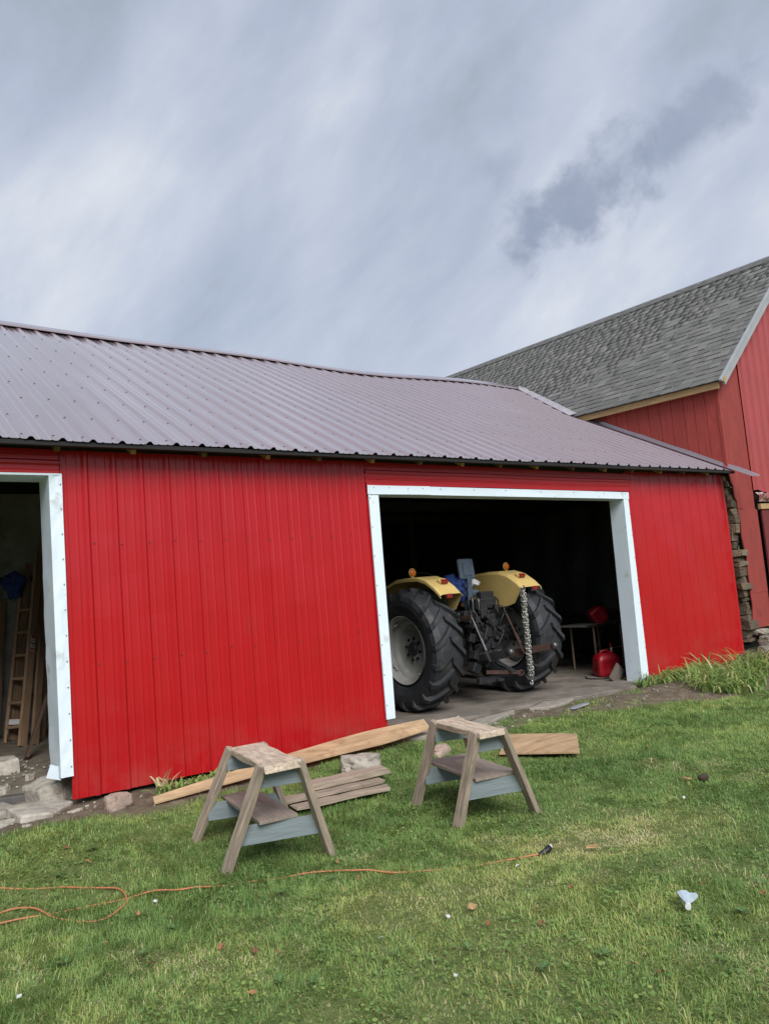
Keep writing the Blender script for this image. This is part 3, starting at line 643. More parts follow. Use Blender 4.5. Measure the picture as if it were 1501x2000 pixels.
# ------------------------------------------------------------------ rocks
def rock(name, c, d, m, label, cat='rock', group=None, rough=.16, flat=0, seed=0, rz=0, sub=3):
    import bmesh
    bm = bmesh.new(); bmesh.ops.create_icosphere(bm, subdivisions=sub, radius=.5)
    for v in bm.verts:
        p = v.co.copy()
        n1_ = mnoise.noise(p*2.1+Vector((seed*3.7, 0, 0))); n2_ = mnoise.noise(p*5.3+Vector((0, seed*2.9, 0))); n3_ = mnoise.noise(p*11+Vector((0, 0, seed)))
        p *= 1+rough*1.6*n1_+rough*.7*n2_+rough*.3*n3_
        if flat: 
            for ax in range(3):
                lim = .40 if ax < 2 else .30
                if abs(p[ax]) > lim: p[ax] = math.copysign(lim+(abs(p[ax])-lim)*.2, p[ax])
        v.co = Vector((p.x*d[0], p.y*d[1], p.z*d[2]))
    me = bpy.data.meshes.new(name); bm.to_mesh(me); bm.free(); me.materials.append(m)
    me.polygons.foreach_set('use_smooth', [not flat]*len(me.polygons))
    o = bpy.data.objects.new(name, me); COL.objects.link(o); o.location = c; o.rotation_euler = (random.uniform(-.08, .08), random.uniform(-.08, .08), rz)
    if label: tag(o, label, cat, group)
    return o
for i, (x, y, z, d) in enumerate([(11.42, -.24, .40, (.34, .26, .26)), (11.72, -.22, .46, (.36, .25, .20)), (11.28, -.26, .28, (.24, .22, .2)), (11.56, -.3, .28, (.3, .22, .18)), (12.05, -.25, .5, (.4, .3, .22)), (11.9, -.33, .34, (.32, .24, .2)), (11.52, -.1, .53, (.42, .25, .14)), (12.4, -.28, .45, (.4, .3, .3))]):
    rock('foundation_stone', (x, y, z), d, mat('grey_fieldstone', (.25, .225, .19), rough=.9, var=.35, scale=7, bump=1.0, bscale=16, bdist=.02, rand=.2, stain=(.13, .11, .09), stain_scale=6, stain_lo=.5), ['squat foundation stone touching the lower end of the timber stack', 'flat foundation stone tucked under the torn red sheet', 'small foundation stone at the right end of the red shed wall', 'small stone fallen in the grass before the barn foundation', 'broad foundation stone under the dark red barn door', 'rounded stone lying below the dark red barn door', 'thin wide foundation stone directly beneath the front red sheet', 'large foundation stone beyond the dark red barn door edge'][i], 'stone', 'foundation stones of the barn', flat=1, rough=.26, seed=20+i*1.7, sub=4)
def slab(name, c, d, m, label, rz=0, seed=0, cat='stone', tilt=(0, 0)):
    import bmesh
    rs = random.Random(seed); bm = bmesh.new(); n = rs.choice((5, 6, 6)); pr = [(6.283*(k_+rs.uniform(-.3, .3))/n, rs.uniform(.42, .60)) for k_ in range(n)]; tl_ = (rs.uniform(-.1, .1), rs.uniform(-.1, .1))
    for lvl, sh in ((-.5, 1.05), (.38, 1.0), (.5, .93)):
        for a, q in pr:
            x, y = q*math.cos(a)*sh*1.1, q*math.sin(a)*sh*1.1
            bm.verts.new((d[0]*x, d[1]*y, d[2]*(lvl+rs.uniform(-.03, .03))+tl_[0]*x*d[0]+tl_[1]*y*d[1]))
    bmesh.ops.convex_hull(bm, input=bm.verts[:]); bmesh.ops.triangulate(bm, faces=bm.faces[:])
    bmesh.ops.subdivide_edges(bm, edges=bm.edges[:], cuts=3, use_grid_fill=True)
    for v in bm.verts: v.co += .35* Vector((mnoise.noise(v.co*9+Vector((seed, 0, 0))), mnoise.noise(v.co*9+Vector((0, seed, 0))), mnoise.noise(v.co*8+Vector((0, 0, seed)))))*.012
    me = bpy.data.meshes.new(name); bm.to_mesh(me); bm.free(); me.materials.append(m); o = bpy.data.objects.new(name, me); COL.objects.link(o); o.location = c; o.rotation_euler = (tilt[0], tilt[1], rz); tag(o, label, cat)
    return o
slab('stone_slab', (1.22, -.02, .185), (.46, .38, .13), STONE, 'wide flat limestone slab at the threshold of the ladder bay', .25, 8, tilt=(.06, .03))
slab('stone_slab', (1.36, .30, .27), (.34, .26, .19), STONE, 'thick broken limestone block under the bent white trim', -.35, 9, tilt=(.08, -.06))
slab('stone_slab', (.90, .22, .20), (.36, .34, .12), STONE, 'flat limestone slab broken off beside the threshold slab', .1, 10, tilt=(.07, 0))
slab('stone_slab', (.80, -.16, .165), (.42, .26, .10), STONE, 'low limestone slab half sunk into the lawn edge', .15, 11)
slab('stone_slab', (1.16, 1.22, .38), (.22, .30, .13), STONE, 'angular grey stone on the dirt floor inside the ladder bay', .6, 12)
slab('stone_slab', (1.13, .42, .25), (.26, .20, .06), mat('dark_slate', (.10, .095, .09), rough=.9, var=.3, scale=8, bump=.6), 'dark flat stone between the limestone slabs', .2, 13)
for i, (x, y, z, q) in enumerate([(1.05, .62, .29, .15), (.98, .48, .26, .11), (1.26, .56, .29, .10), (.78, .52, .26, .17), (1.30, .78, .33, .09), (1.02, .92, .345, .12), (1.42, -.22, .19, .10), (1.08, -.27, .18, .09)]):
    o = slab('rubble_stone', (x, y, z), (q, q*.75, q*.5), STONE, 'small broken limestone chunk among the threshold slabs', i*1.1, 50+i); o['group'] = 'rubble chunks at the ladder bay threshold'
rock('field_stone', (3.56, -.86, .20), (.40, .24, .27), STONE, 'large pale fieldstone beside the grey scrap boards', 'rock', rough=.30, flat=1, seed=3.3, rz=-.6, sub=5)
rock('field_stone', (4.50, -.76, .125), (.28, .19, .15), PINKSTONE, 'pinkish stone behind the sawhorse near the door sill', 'rock', rough=.30, flat=1, seed=5.1, rz=.2, sub=4)
rock('field_stone', (1.70, -.34, .215), (.22, .15, .22), PINKSTONE, 'squarish pinkish stone at the foot of the red wall', 'rock', rough=.26, flat=1, seed=6.4, rz=.2, sub=4)
gravel = MB()
import bmesh
for i in range(300):
    if i < 150: x, y = random.uniform(.7, 1.6), random.uniform(-.25, 1.6)
    elif i < 330: x = random.uniform(1.5, 8.6); y = random.uniform(float(edge(x))+.03, -.02)
    else: x, y = random.uniform(5, 8.5), random.uniform(-.5, .6)
    s_ = random.choice((.004, .005, .006, .008, .01, .015)); zq = gz(x, y)+.003 if y < .1 else (np.interp(y, [.1, .3, .7, 1], [.17, .23, .31, .345]) if x < 4 else .175)
    m_ = Matrix.Translation((x, y, zq+s_*.3)) @ Matrix.Rotation(random.uniform(0, 6), 4, 'Z') @ Matrix.Rotation(random.uniform(-.5, .5), 4, 'X')
    gravel.box((0, 0, 0), (s_*2, s_*1.5, s_), m_, j=s_*.35)
o = gravel.build('gravel', mat('gravel_chip', (.36, .34, .30), rough=.9, var=.4, scale=25)); kind(o, 'stuff'); o['label'] = 'pale gravel chips scattered along the shed wall'

# ------------------------------------------------------------------ sawhorses
def sawhorse(label, fl, fr, bl, ht, top_w, fl_top, fr_top, bl_top, br_top, sw=.25, sq=.33):
    fl, fr, bl = Vector(fl), Vector(fr), Vector(bl); br = fr+(bl-fl); base = (fl+fr+bl+br)/4
    r = thing('sawhorse', label, 'sawhorse', base, 0, 'step sawhorses on the lawn')
    L_ = lambda p: Vector(p)-base
    ax = ((bl+br)-(fl+fr)).normalized()
    for f, t in ((fl, fl_top), (fr, fr_top), (bl, bl_top), (br, br_top)):
        f2 = L_(f)+Vector((0, 0, -.02)); t2 = L_(t)+Vector((0, 0, .012))
        board('leg', f2, t2, .072, .042, GREYWOOD, r, upv=(1, 0, 0), bevel=.004, jit=.003, seg=6)
    fm, bmid = (Vector(fl_top)+Vector(fr_top))/2, (Vector(bl_top)+Vector(br_top))/2
    d = (bmid-fm).normalized(); side = Vector((d.y, -d.x, 0))
    tp0, tp1 = L_(fm)-d*.05, L_(bmid)+d*.05
    board('top_plank', tp0+Vector((0, 0, -.008)), tp1+Vector((0, 0, -.008)), top_w, .042, TOPWOOD, r, bevel=.005, jit=.004, seg=7, chew=.012)
    for (f0, f1, t0, t1, s) in ((fl, fr, fl_top, fr_top, -1), (bl, br, bl_top, br_top, 1)):
        f0, f1, t0, t1 = map(Vector, (f0, f1, t0, t1))
        at_ = lambda f, t, q: L_(f+(t-f)*q)
        off = d*(-.030*s)
        board('gusset', at_(f0, t0, .87)+off, at_(f1, t1, .87)+off, .105, .02, BLUEWOOD, r, upv=tuple(d), bevel=.002)
        e0, e1 = at_(f0, t0, sq), at_(f1, t1, sq); x_ = (e1-e0).normalized()*-.004
        board('rail', e0-x_+off, e1+x_+off, .115, .02, BLUEWOOD, r, upv=tuple(d), bevel=.002)
    zsh = at_(fl, Vector(fl_top), sq).z+.07
    c0, c1 = L_((fl+fr)/2), L_((bl+br)/2); c0.z = c1.z = zsh
    board('shelf', c0-d*.05, c1+d*.05, sw, .02, SHELFWOOD, r, bevel=.002)
    return r
Zt = .655
sawhorse('grey sawhorse with split shelf board, by the leaning plywood strip', (1.88, -1.87, .035), (2.50, -2.09, .035), (1.97, -1.16, .05), .62, .235,
         (2.055, -2.10, Zt), (2.275, -2.16, Zt), (2.16, -1.42, Zt), (2.37, -1.49, Zt))
sawhorse('grey sawhorse with wide brown shelf, beside the flat plywood offcut', (3.36, -2.30, .035), (3.93, -2.48, .035), (3.49, -1.68, .04), .62, .20,
         (3.42, -2.50, Zt), (3.60, -2.55, Zt), (3.52, -1.96, Zt), (3.70, -2.02, Zt), .34, .36)

# ------------------------------------------------------------------ boards and plywood
b = MB()
prof = []
n = 16
for i in range(n+1):
    t = i/n; x = 1.93+(4.74-1.93)*t; yc = -.47+.20*t; z = .205+.02*math.sin(t*3.1)+.05*t; w = .03+.25*min(1, t*1.35) if t < .78 else .28*(1-(t-.78)/.22*.8)
    prof += [(x+.03*t, yc-w*.55, z-.02), (x, yc+w*.45, z+.02+.05*t), (x, yc+w*.45, z+.032+.05*t), (x+.03*t, yc-w*.55, z-.008)]
b.add(prof, [(i*4+j, i*4+(j+1) % 4, i*4+4+(j+1) % 4, i*4+4+j) for i in range(n) for j in range(4)]+[(0, 1, 2, 3), (n*4+3, n*4+2, n*4+1, n*4)])
c_ = Vector((3.3, -.4, .2)); b.v = [tuple(Vector(p)-c_) for p in b.v]
tag(b.build('plywood_strip', PLY, loc=c_), 'long tapering plywood strip leaning along the red wall base', 'plywood')
b = MB(); pl = [(4.87, -1.15, .075), (5.30, -1.72, .075), (5.82, -1.25, .09), (5.74, -1.13, .10), (5.34, -.79, .125)]
c_ = Vector((5.3, -1.2, .08)); b.prism([Vector(p)-c_ for p in pl], (0, 0, .016))
tag(b.build('plywood_offcut', PLY, loc=c_, bevel=.001), 'pale plywood offcut lying flat in the grass', 'plywood')
for i, (p, q, w, t, lab) in enumerate([((2.72, -1.18, .10), (3.53, -1.29, .10), .12, .026, 'lowest weathered grey board lying flat in the grass'),
                                     ((2.70, -1.06, .135), (3.52, -1.18, .135), .13, .028, 'middle weathered board in the small stack beside the stone'),
                                     ((2.96, -.98, .175), (3.66, -1.09, .185), .16, .045, 'thick brown board topping the small stack beside the stone')]):
    m_, ln = frame(p, q); o = board('scrap_board', p, q, w, t, GREYWOOD, None, jit=.004, seg=6, chew=.03, bevel=.003)
    tag(o, lab, 'board', 'scrap boards by the sawhorse')

# ------------------------------------------------------------------ extension cord
def smooth_pts(pts, n=8):
    P = [Vector(p) for p in pts]; out = []
    for i in range(len(P)-1):
        a, b_, c, d = P[max(i-1, 0)], P[i], P[i+1], P[min(i+2, len(P)-1)]
        for k_ in range(n):
            t = k_/n; out.append(.5*((2*b_)+(c-a)*t+(2*a-5*b_+4*c-d)*t*t+(3*b_-a-3*c+d)*t**3))
    return out+[P[-1]]
cordp = [(.2, -.75), (.48, -.92), (.77, -1.12), (1.0, -1.27), (1.18, -1.44), (1.31, -1.64), (1.30, -1.85), (1.17, -1.97), (1.04, -1.90), (.94, -1.74), (.88, -1.56), (.80, -1.46), (.66, -1.44), (.45, -1.45), (.35, -1.52), (.5, -1.6), (.74, -1.63), (.97, -1.67), (1.20, -1.75), (1.43, -1.82), (1.58, -1.93), (1.70, -1.99), (1.88, -2.09), (2.01, -2.16), (2.23, -2.31), (2.43, -2.50), (2.54, -2.63), (2.76, -2.80), (3.04, -2.93), (3.35, -3.07)]
cp = smooth_pts([(x, y, 0) for x, y in cordp])
cp = [Vector((p.x, p.y, gz(p.x, p.y)+.009+.010*math.sin(i*.16+1)+.003*math.sin(i*.5))) for i, p in enumerate(cp)]
cord = thing('extension_cord', 'orange extension cord looped and trailing across the lawn', 'cord', (1.3, -1.8, .03))
b = MB(); b.tube(cp, .0052, 8); wbuild(b, 'cable', ORANGE, cord, smooth=True)
b = MB(); e0 = cp[-1]; b.tube([e0+Vector((-.02, .01, 0)), e0, e0+Vector((.035, -.008, .012)), e0+Vector((.06, -.012, .024))], [.008, .016, .019, .018], 10); wbuild(b, 'plug', BLACKP, cord, smooth=True)
b = MB(); b.tube([e0+Vector((.055, -.011, .024)), e0+Vector((.07, -.013, .03))], [.014, .012], 8); wbuild(b, 'plug_face', PAPER, cord)

# ------------------------------------------------------------------ tractor
TX, TY, TZ = 6.525, 1.03, .172
tr = thing('tractor', 'old yellow utility tractor parked nose in, seen from behind', 'tractor', (TX, TY, TZ))
RT, WT = .735, .215
def tyre_mesh(rt_, wt, rim_r, lugs, lugh, n=48):
    b = MB(); base = rt_-lugh
    prof = [(-wt*.62, rim_r), (-wt*.86, rim_r+.05), (-wt*1.0, rim_r+.14), (-wt*1.01, base-.09), (-wt*.93, base-.035), (-wt*.6, base-.008), (0, base), (wt*.6, base-.008), (wt*.93, base-.035), (wt*1.01, base-.09), (wt*1.0, rim_r+.14), (wt*.86, rim_r+.05), (wt*.62, rim_r)]
    b.lathe(prof, n)
    for s in (-1, 1):
        for k_ in range(lugs):
            ph0 = 2*math.pi*(k_+(.5 if s > 0 else 0))/lugs; st = []
            m_ = 6
            for i in range(m_+1):
                t = i/m_; u = -.012+t*(wt*1.03+.012); ph = ph0-.40*(t**1.0)*(.735/rt_)*.85+.05*t*t
                rb = base-.012-(.055 if t > .93 else .0)-.03*t*t; rt2 = rt_-.018*t*t-(.045 if t > .97 else 0)
                wb, wtp = .036/rt_, (.024+.006*t)/rt_
                for a, r_ in ((-wb, rb), (-wtp, rt2), (wtp, rt2), (wb, rb)):
                    st.append((s*u, -r_*math.cos(ph+a), r_*math.sin(ph+a)))
            fs = [(i*4+j, i*4+j+1, i*4+5+j, i*4+4+j) for i in range(m_) for j in range(3)]+[(0, 3, 2, 1), (m_*4, m_*4+1, m_*4+2, m_*4+3)]
            if s < 0: fs = [f[::-1] for f in fs]
            b.add(st, fs)
    return b
for s in (-1, 1):
    c = (s*.845, 0, RT)
    # wheel disc: dished, outward side at s
    b = MB(); q = s
    b.lathe([(q*.18, .405), (q*.185, .412), (q*.165, .392), (q*.10, .375), (-q*.02, .368), (-q*.15, .375), (-q*.18, .405)], 40)
    b.lathe([(q*.06, .372), (q*.045, .33), (q*.015, .315), (q*.0, .30), (q*.005, .18), (q*.02, .12), (q*.025, .085), (q*.0, .08)], 40)
    wheel = b.build('rear_wheel', RIM, tr, loc=c, smooth=True)
    t_o = tyre_mesh(RT, WT, .40, 18, .042).build('tyre', RUBBER, wheel)
    b = MB(); b.lathe([(q*.01, .085), (q*.05, .075), (q*.055, .0)], 20); b.build('hub', IRON, wheel, smooth=True)
    for k_ in range(8):
        a = 2*math.pi*k_/8+.2; b = MB(); b.lathe([(q*.0, .021), (q*.035, .021), (q*.036, 0)], 6); b.build('lug_nut', IRON, wheel, loc=(0, .13*math.cos(a), .13*math.sin(a)))
    for k_ in range(4):
        a = 2*math.pi*k_/4+.95; b = MB(); b.bar((q*.10, -.03, .0), (q*.10, .06, .0), .04, .018); b.tube([(q*.09, -.05, .0), (q*.13, 0, -.01), (q*.09, .06, 0)], .009, 6)
        b.build('rim_clamp', RIM, wheel, mtx=Matrix.Rotation(a, 4, 'X') @ Matrix.Translation((0, 0, .358)))
    # fender: shell over the inner part of the tyre with an inner side skirt
    xi, xo = s*.50, s*.845
    ctr = [(.62, 1.40), (.50, 1.52), (.30, 1.58), (.05, 1.595), (-.16, 1.59), (-.32, 1.545), (-.47, 1.455), (-.575, 1.365)]
    b = MB(); vs = []
    for (y, z) in ctr: vs += [(xo, y, z-.045), (xo, y, z-.012), (xo-s*.03, y, z), (xi+s*.04, y, z), (xi, y, z-.035)]
    n = len(ctr); fs = [(i*5+j, i*5+j+1, i*5+6+j, i*5+5+j) for i in range(n-1) for j in range(4)]
    b.add(vs, fs)
    k0 = len(b.v); low = [(.62, 1.16), (.50, 1.14), (.30, 1.13), (.05, 1.13), (-.16, 1.13), (-.30, 1.14), (-.42, 1.17), (-.545, 1.335)]
    b.v += [(xi, y, z) for y, z in low]
    for i in range(n-1): b.f.append((i*5+4, (i+1)*5+4, k0+i+1, k0+i)); b.m.append(0)
    fo = b.build('fender', YEL, tr); sm = fo.modifiers.new('thickness', 'SOLIDIFY'); sm.thickness = .006; sm.offset = 0
    # lamps
    b = MB(); b.tube([(s*.80, -.02, 1.585), (s*.80, -.02, 1.62)], .012, 8); st_ = b.build('lamp_stem', YEL, tr)
    b = MB(); m_ = Matrix.Translation((s*.80, -.02, 1.656)) @ Matrix.Rotation(math.pi/2, 4, 'Z') @ Matrix.Rotation(.35*s*0, 4, 'X')
    b.lathe([(-.028, 0), (-.027, .031), (-.016, .046), (.016, .046), (.027, .031), (.028, 0)], 20, m_); ln_ = b.build('warning_lamp', AMBER, tr, smooth=True)
    b = MB(); b.lathe([(-.007, .047), (-.007, .053), (.007, .053), (.007, .047)], 20, m_); b.build('lamp_bezel', YEL, ln_, smooth=True)
    sl_ = Matrix.Translation((s*.655, -.395, 1.507)) @ Matrix.Rotation(-.50, 4, 'X').inverted().inverted()
    sl_ = Matrix.Translation((s*.655, -.395, 1.507)) @ Matrix.Rotation(.56, 4, 'X')
    b = MB(); b.box((0, 0, .018), (.125, .07, .036), sl_); hl = b.build('tail_lamp_housing', YEL, tr, bevel=.006)
    b = MB(); b.box((0, -.03, .03), (.095, .045, .04), sl_); b.build('tail_lamp', LAMPRED, hl, bevel=.004)
    b = MB(); b.box((s*.72, -.588, 1.345), (.085, .008, .05)); b.build('reflector', LAMPRED, tr, bevel=.002)
# drivetrain
b = MB(); b.lathe([(-.55, .10), (-.35, .115), (-.22, .17), (.22, .17), (.35, .115), (.55, .10)], 20, Matrix.Translation((0, .0, RT))); b.lathe([(-.80, .055), (-.55, .055), (-.55, .1)], 16, Matrix.Translation((0, 0, RT))); b.lathe([(.80, .055), (.55, .055), (.55, .1)], 16, Matrix.Translation((0, 0, RT)))
b.build('rear_axle', IRON, tr, smooth=True)
b = MB(); b.box((0, .35, .72), (.36, 1.2, .44)); b.box((0, -.14, .68), (.34, .22, .46)); b.box((0, -.26, .60), (.22, .10, .22)); b.build('gearbox', IRON, tr, bevel=.03)
b = MB(); b.box((.03, .02, .80), (.86, .12, .62)); b.box((.05, -.10, .95), (.62, .14, .34)); b.build('rear_housing', IRON, tr, bevel=.03)
b = MB(); b.box((0, .02, 1.02), (.34, .42, .20)); b.box((.02, -.18, 1.06), (.42, .10, .14)); b.build('hydraulic_lift_cover', IRON, tr, bevel=.02)
b = MB(); b.lathe([(-.32, .03), (.32, .03)], 10, Matrix.Translation((0, -.20, 1.02))); b.build('lift_shaft', IRON, tr)
for s in (-1, 1):
    b = MB(); b.bar((s*.27, -.20, 1.03), (s*.29, -.46, 1.06), .03, .06); b.build('lift_arm', RUST if s < 0 else IRON, tr, bevel=.005)
    b = MB(); p0, p1 = (s*.29, -.46, 1.05), ((-.20, -.62, .52) if s < 0 else (.40, -.60, .55)); b.tube([p0, Vector(p0).lerp(Vector(p1), .5)], .012, 8); b.tube([Vector(p0).lerp(Vector(p1), .48), Vector(p0).lerp(Vector(p1), .75)], .020, 8); b.bar(Vector(p0).lerp(Vector(p1), .72), p1, .045, .016)
    b.build('lift_rod', STEEL if s < 0 else RUST, tr)
for p, q, m_ in (((-.22, -.1, .50), (-.02, -.78, .615), IRON), ((.24, -.1, .50), (.62, -.90, .625), RUST)):
    b = MB(); b.bar(p, q, .03, .085); lk = b.build('lower_link', m_, tr, bevel=.006)
    b = MB(); b.lathe([(-.035, .0), (-.034, .03), (-.02, .045), (.02, .045), (.034, .03), (.035, 0)], 14, Matrix.Translation(q)); b.build('ball_end', STEEL, lk, smooth=True)
b = MB(); b.bar((-.34, -.52, .30), (.02, -.52, .30), .06, .08); b.bar((-.03, .1, .30), (-.03, -.60, .28), .09, .03); b.build('drawbar', IRON, tr, bevel=.006)
b = MB(); b.bar((-.25, -.58, .40), (.28, -.62, .335), .012, .045); b.build('drawbar_stay', RUST, tr)
b = MB(); b.tube([(.28+.05*math.cos(a), -.62, .325+.03*math.sin(a)) for a in np.linspace(0, 6.283, 15)[:-1]], .010, 6, closed=True); b.build('clevis_ring', RUST, tr, smooth=True)
b = MB(); b.bar((-.05, -.35, .60), (.12, -.70, .36), .03, .03); b.lathe([(-.045, .0), (-.04, .042), (.03, .048), (.06, .03), (.06, 0)], 14, Matrix.Translation((.02, -.52, .60)) @ Matrix.Rotation(R(90), 4, 'Z')); b.build('pto_shaft_cap', STEEL, tr, smooth=False)
b = MB(); b.lathe([(-.05, 0), (-.05, .15), (.05, .15), (.05, 0)], 24, Matrix.Translation((.15, -.30, .62)) @ Matrix.Rotation(R(90), 4, 'Z')); b.build('pto_housing', IRON, tr)
# valve block, hoses, fittings
b = MB(); b.box((.13, -.22, 1.20), (.34, .14, .13)); b.box((.20, -.20, 1.30), (.22, .1, .10)); b.box((.06, -.28, 1.13), (.10, .08, .16)); b.build('valve_block', IRON, tr, bevel=.012)
for k_, (x, z0) in enumerate(((-.12, 1.25), (-.02, 1.24))):
    b = MB(); b.tube(smooth_pts([(x, -.30, z0-.16), (x, -.31, z0-.02), (x+.01, -.29, z0+.03), (x+.05, -.24, z0+.03)], 4), .015, 8); b.build('hydraulic_elbow', STEEL, tr, smooth=True)
for k_, pts in enumerate([[(.05, -.28, 1.2), (.10, -.36, 1.0), (.16, -.34, .80), (.10, -.30, .62)], [(.20, -.26, 1.25), (.28, -.34, 1.05), (.26, -.30, .82), (.18, -.28, .70)], [(.26, -.22, 1.3), (.36, -.26, 1.22), (.33, -.24, 1.0), (.24, -.2, .8)], [(-.10, -.28, 1.15), (-.05, -.36, .95), (0, -.34, .75), (.04, -.3, .6)], [(-.30, -.2, 1.1), (-.38, -.24, 1.02), (-.42, -.1, 1.0), (-.44, .1, 1.02)]]):
    b = MB(); b.tube(smooth_pts(pts, 6), .011, 6); b.build('hydraulic_hose', BLACKP, tr, smooth=True)
for k_ in range(26):
    x, z = random.uniform(-.26, .34), random.uniform(.42, 1.22); d3 = [random.uniform(.04, .13) for _ in range(3)]
    b = MB(); b.box((0, 0, 0), d3, Matrix.Translation((x, -.26-random.uniform(0, .10), z)) @ Matrix.Rotation(random.uniform(-.5, .5), 4, 'Y')); b.build('casting', IRON, tr, bevel=.012)
for k_ in range(7):
    x = random.uniform(-.2, .3); z = random.uniform(.75, 1.25); b = MB(); b.tube(smooth_pts([(x, -.30, z), (x+random.uniform(-.1, .1), -.42, z-.05), (x+random.uniform(-.12, .12), -.40, z-.25), (x+random.uniform(-.1, .1), -.28, z-.35)], 5), .009, 6); b.build('hydraulic_hose', BLACKP, tr, smooth=True)
for k_ in range(14):
    b = MB(); x, y, z = random.uniform(-.15, .3), random.uniform(-.36, -.28), random.uniform(.55, 1.1); b.lathe([(0, .018), (.03, .018), (.032, 0)], 6, Matrix.Translation((x, y, z)) @ Matrix.Rotation(R(-90), 4, 'Z')); b.build('bolt_head', STEEL if k_ % 4 == 0 else IRON, tr)
b = MB(); b.box((.14, -.3, .92), (.16, .10, .3)); b.box((-.06, -.28, .85), (.12, .1, .22)); b.build('control_valve', IRON, tr, bevel=.02)
# seat
b = MB(); b.box((.10, .05, 1.16), (.05, .05, .30)); b.bar((.06, -.06, 1.12), (.05, -.10, 1.56), .075, .03, upv=(0, 1, 0)); b.build('seat_bracket', SEATBLUE, tr, bevel=.01)
b = MB(); b.box((.05, .16, 1.34), (.44, .40, .10)); st_ = b.build('seat', SEATBLUE, tr, bevel=.04)
b = MB(); b.box((0, 0, 0), (.26, .055, .27), Matrix.Translation((.03, -.07, 1.655)) @ Matrix.Rotation(-.12, 4, 'X')); bk = b.build('backrest', SEATBLUE, tr, bevel=.025)
b = MB(); b.box((0, -.032, -.01), (.14, .012, .17), Matrix.Translation((.03, -.07, 1.655)) @ Matrix.Rotation(-.12, 4, 'X')); b.build('backrest_plate', SEATBLUE, bk, bevel=.004)
# front of the tractor
b = MB(); b.box((0, 1.55, 1.06), (.50, 1.25, .50)); b.box((0, 1.0, 1.12), (.46, .14, .52)); b.build('hood', YEL, tr, bevel=.05)
b = MB(); b.box((0, 1.5, .70), (.34, 1.3, .36)); b.build('engine_block', IRON, tr, bevel=.03)
b = MB(); b.tube([(0, .90, 1.30), (0, .78, 1.55)], .018, 8); b.tube([(.19*math.cos(a), .76+.06*math.sin(a)*1.2, 1.58+.19*math.sin(a)*.45) for a in np.linspace(0, 6.283, 25)[:-1]], .013, 6, closed=True); b.bar((-.18, .76, 1.58), (.18, .76, 1.58), .015, .01); b.build('steering_wheel', BLACKP, tr, smooth=True)
b = MB(); b.bar((-.62, 1.85, .38), (.62, 1.85, .38), .09, .09); b.build('front_axle', IRON, tr)
for s in (-1, 1):
    b = MB(); b.lathe([(-.06, .19), (-.05, .18), (0, .17), (.0, .02)], 20); fwheel = b.build('front_wheel', RIM, tr, loc=(s*.68, 1.85, .36), smooth=True)
    tyre_mesh(.36, .10, .19, 14, .018, 28).build('tyre', RUBBER, fwheel)
# garment over the seat
def lump(name, c, d, m, seed, label=None, cat=None, parent=None, amp=.25, rot=0):
    import bmesh
    bm = bmesh.new(); bmesh.ops.create_icosphere(bm, subdivisions=4, radius=.5)
    for v in bm.verts:
        p = v.co.copy(); f = 1+amp*1.4*mnoise.noise(p*2.6+Vector((seed, 0, 0)))+amp*.7*mnoise.noise(p*6.5+Vector((0, seed, 0))); v.co = Vector((p.x*d[0]*f, p.y*d[1]*f, p.z*d[2]*f))
    me = bpy.data.meshes.new(name); bm.to_mesh(me); bm.free(); me.materials.append(m); me.polygons.foreach_set('use_smooth', [True]*len(me.polygons))
    o = bpy.data.objects.new(name, me); COL.objects.link(o); o.location = c; o.rotation_euler = (0, rot, 0)
    if parent: o.parent = parent
    if label: tag(o, label, cat)
    return o
jk = lump('work_jacket', (TX-.09, TY+.05, TZ+1.43), (.28, .30, .30), CLOTHBLUE, 4, 'blue work jacket bundled on the tractor seat', 'jacket', amp=.5)
lump('rag', (TX+.14, TY+.08, TZ+1.48), (.26, .26, .14), CLOTHWHITE, 9, 'white rag lying on the tractor seat beside the jacket', 'rag', amp=.5)

# ------------------------------------------------------------------ tow chain on the right fender
ch = thing('tow_chain', 'shiny doubled tow chain hanging from the right yellow fender', 'chain', (6.955, .385, .42))
def link_mesh():
    b = MB(); pts = []
    for i in range(14):
        a = 2*math.pi*i/14; pts.append((.0165*math.cos(a), 0, .0135*math.sin(a)+(.011 if math.sin(a) > 0 else -.011)))
    b.tube(pts, .0062, 6, closed=True); me = bpy.data.meshes.new('link'); me.from_pydata(b.v, [], b.f); me.materials.append(CHROME); me.polygons.foreach_set('use_smooth', [True]*len(b.f)); return me
LM = link_mesh()
for st in range(4):
    nl = 34-(3 if st in (1, 2) else 0)
    for k_ in range(nl):
        o = bpy.data.objects.new('link', LM); COL.objects.link(o); o.parent = ch
        z = 1.09-k_*.0325; sp = .014+.004*math.sin(k_*.45+st)
        x = (-.5 if st % 2 else .5)*sp*2+.003*math.sin(k_*.7+st); y = (-1 if st < 2 else 1)*.011
        if k_ < 2: x *= .4
        o.matrix_local = Matrix.Translation((x, y, z)) @ Matrix.Rotation((.7 if k_ % 2 else -.85)+.25*math.sin(k_*1.7+st), 4, 'Z') @ Matrix.Rotation(.12*math.sin(k_+st*2), 4, 'X')
b = MB(); b.tube([(0, -.02, 1.14), (0, -.035, 1.11), (0, -.005, 1.085), (0, .02, 1.11)], .008, 8); b.build('chain_hook', RUST, ch, smooth=True)
b = MB(); b.tube([(0, 0, -.03), (.02, 0, -.055), (.005, 0, -.085), (-.025, 0, -.075), (-.03, 0, -.05)], [.008, .009, .010, .009, .005], 8); b.build('grab_hook', CHROME, ch, smooth=True)

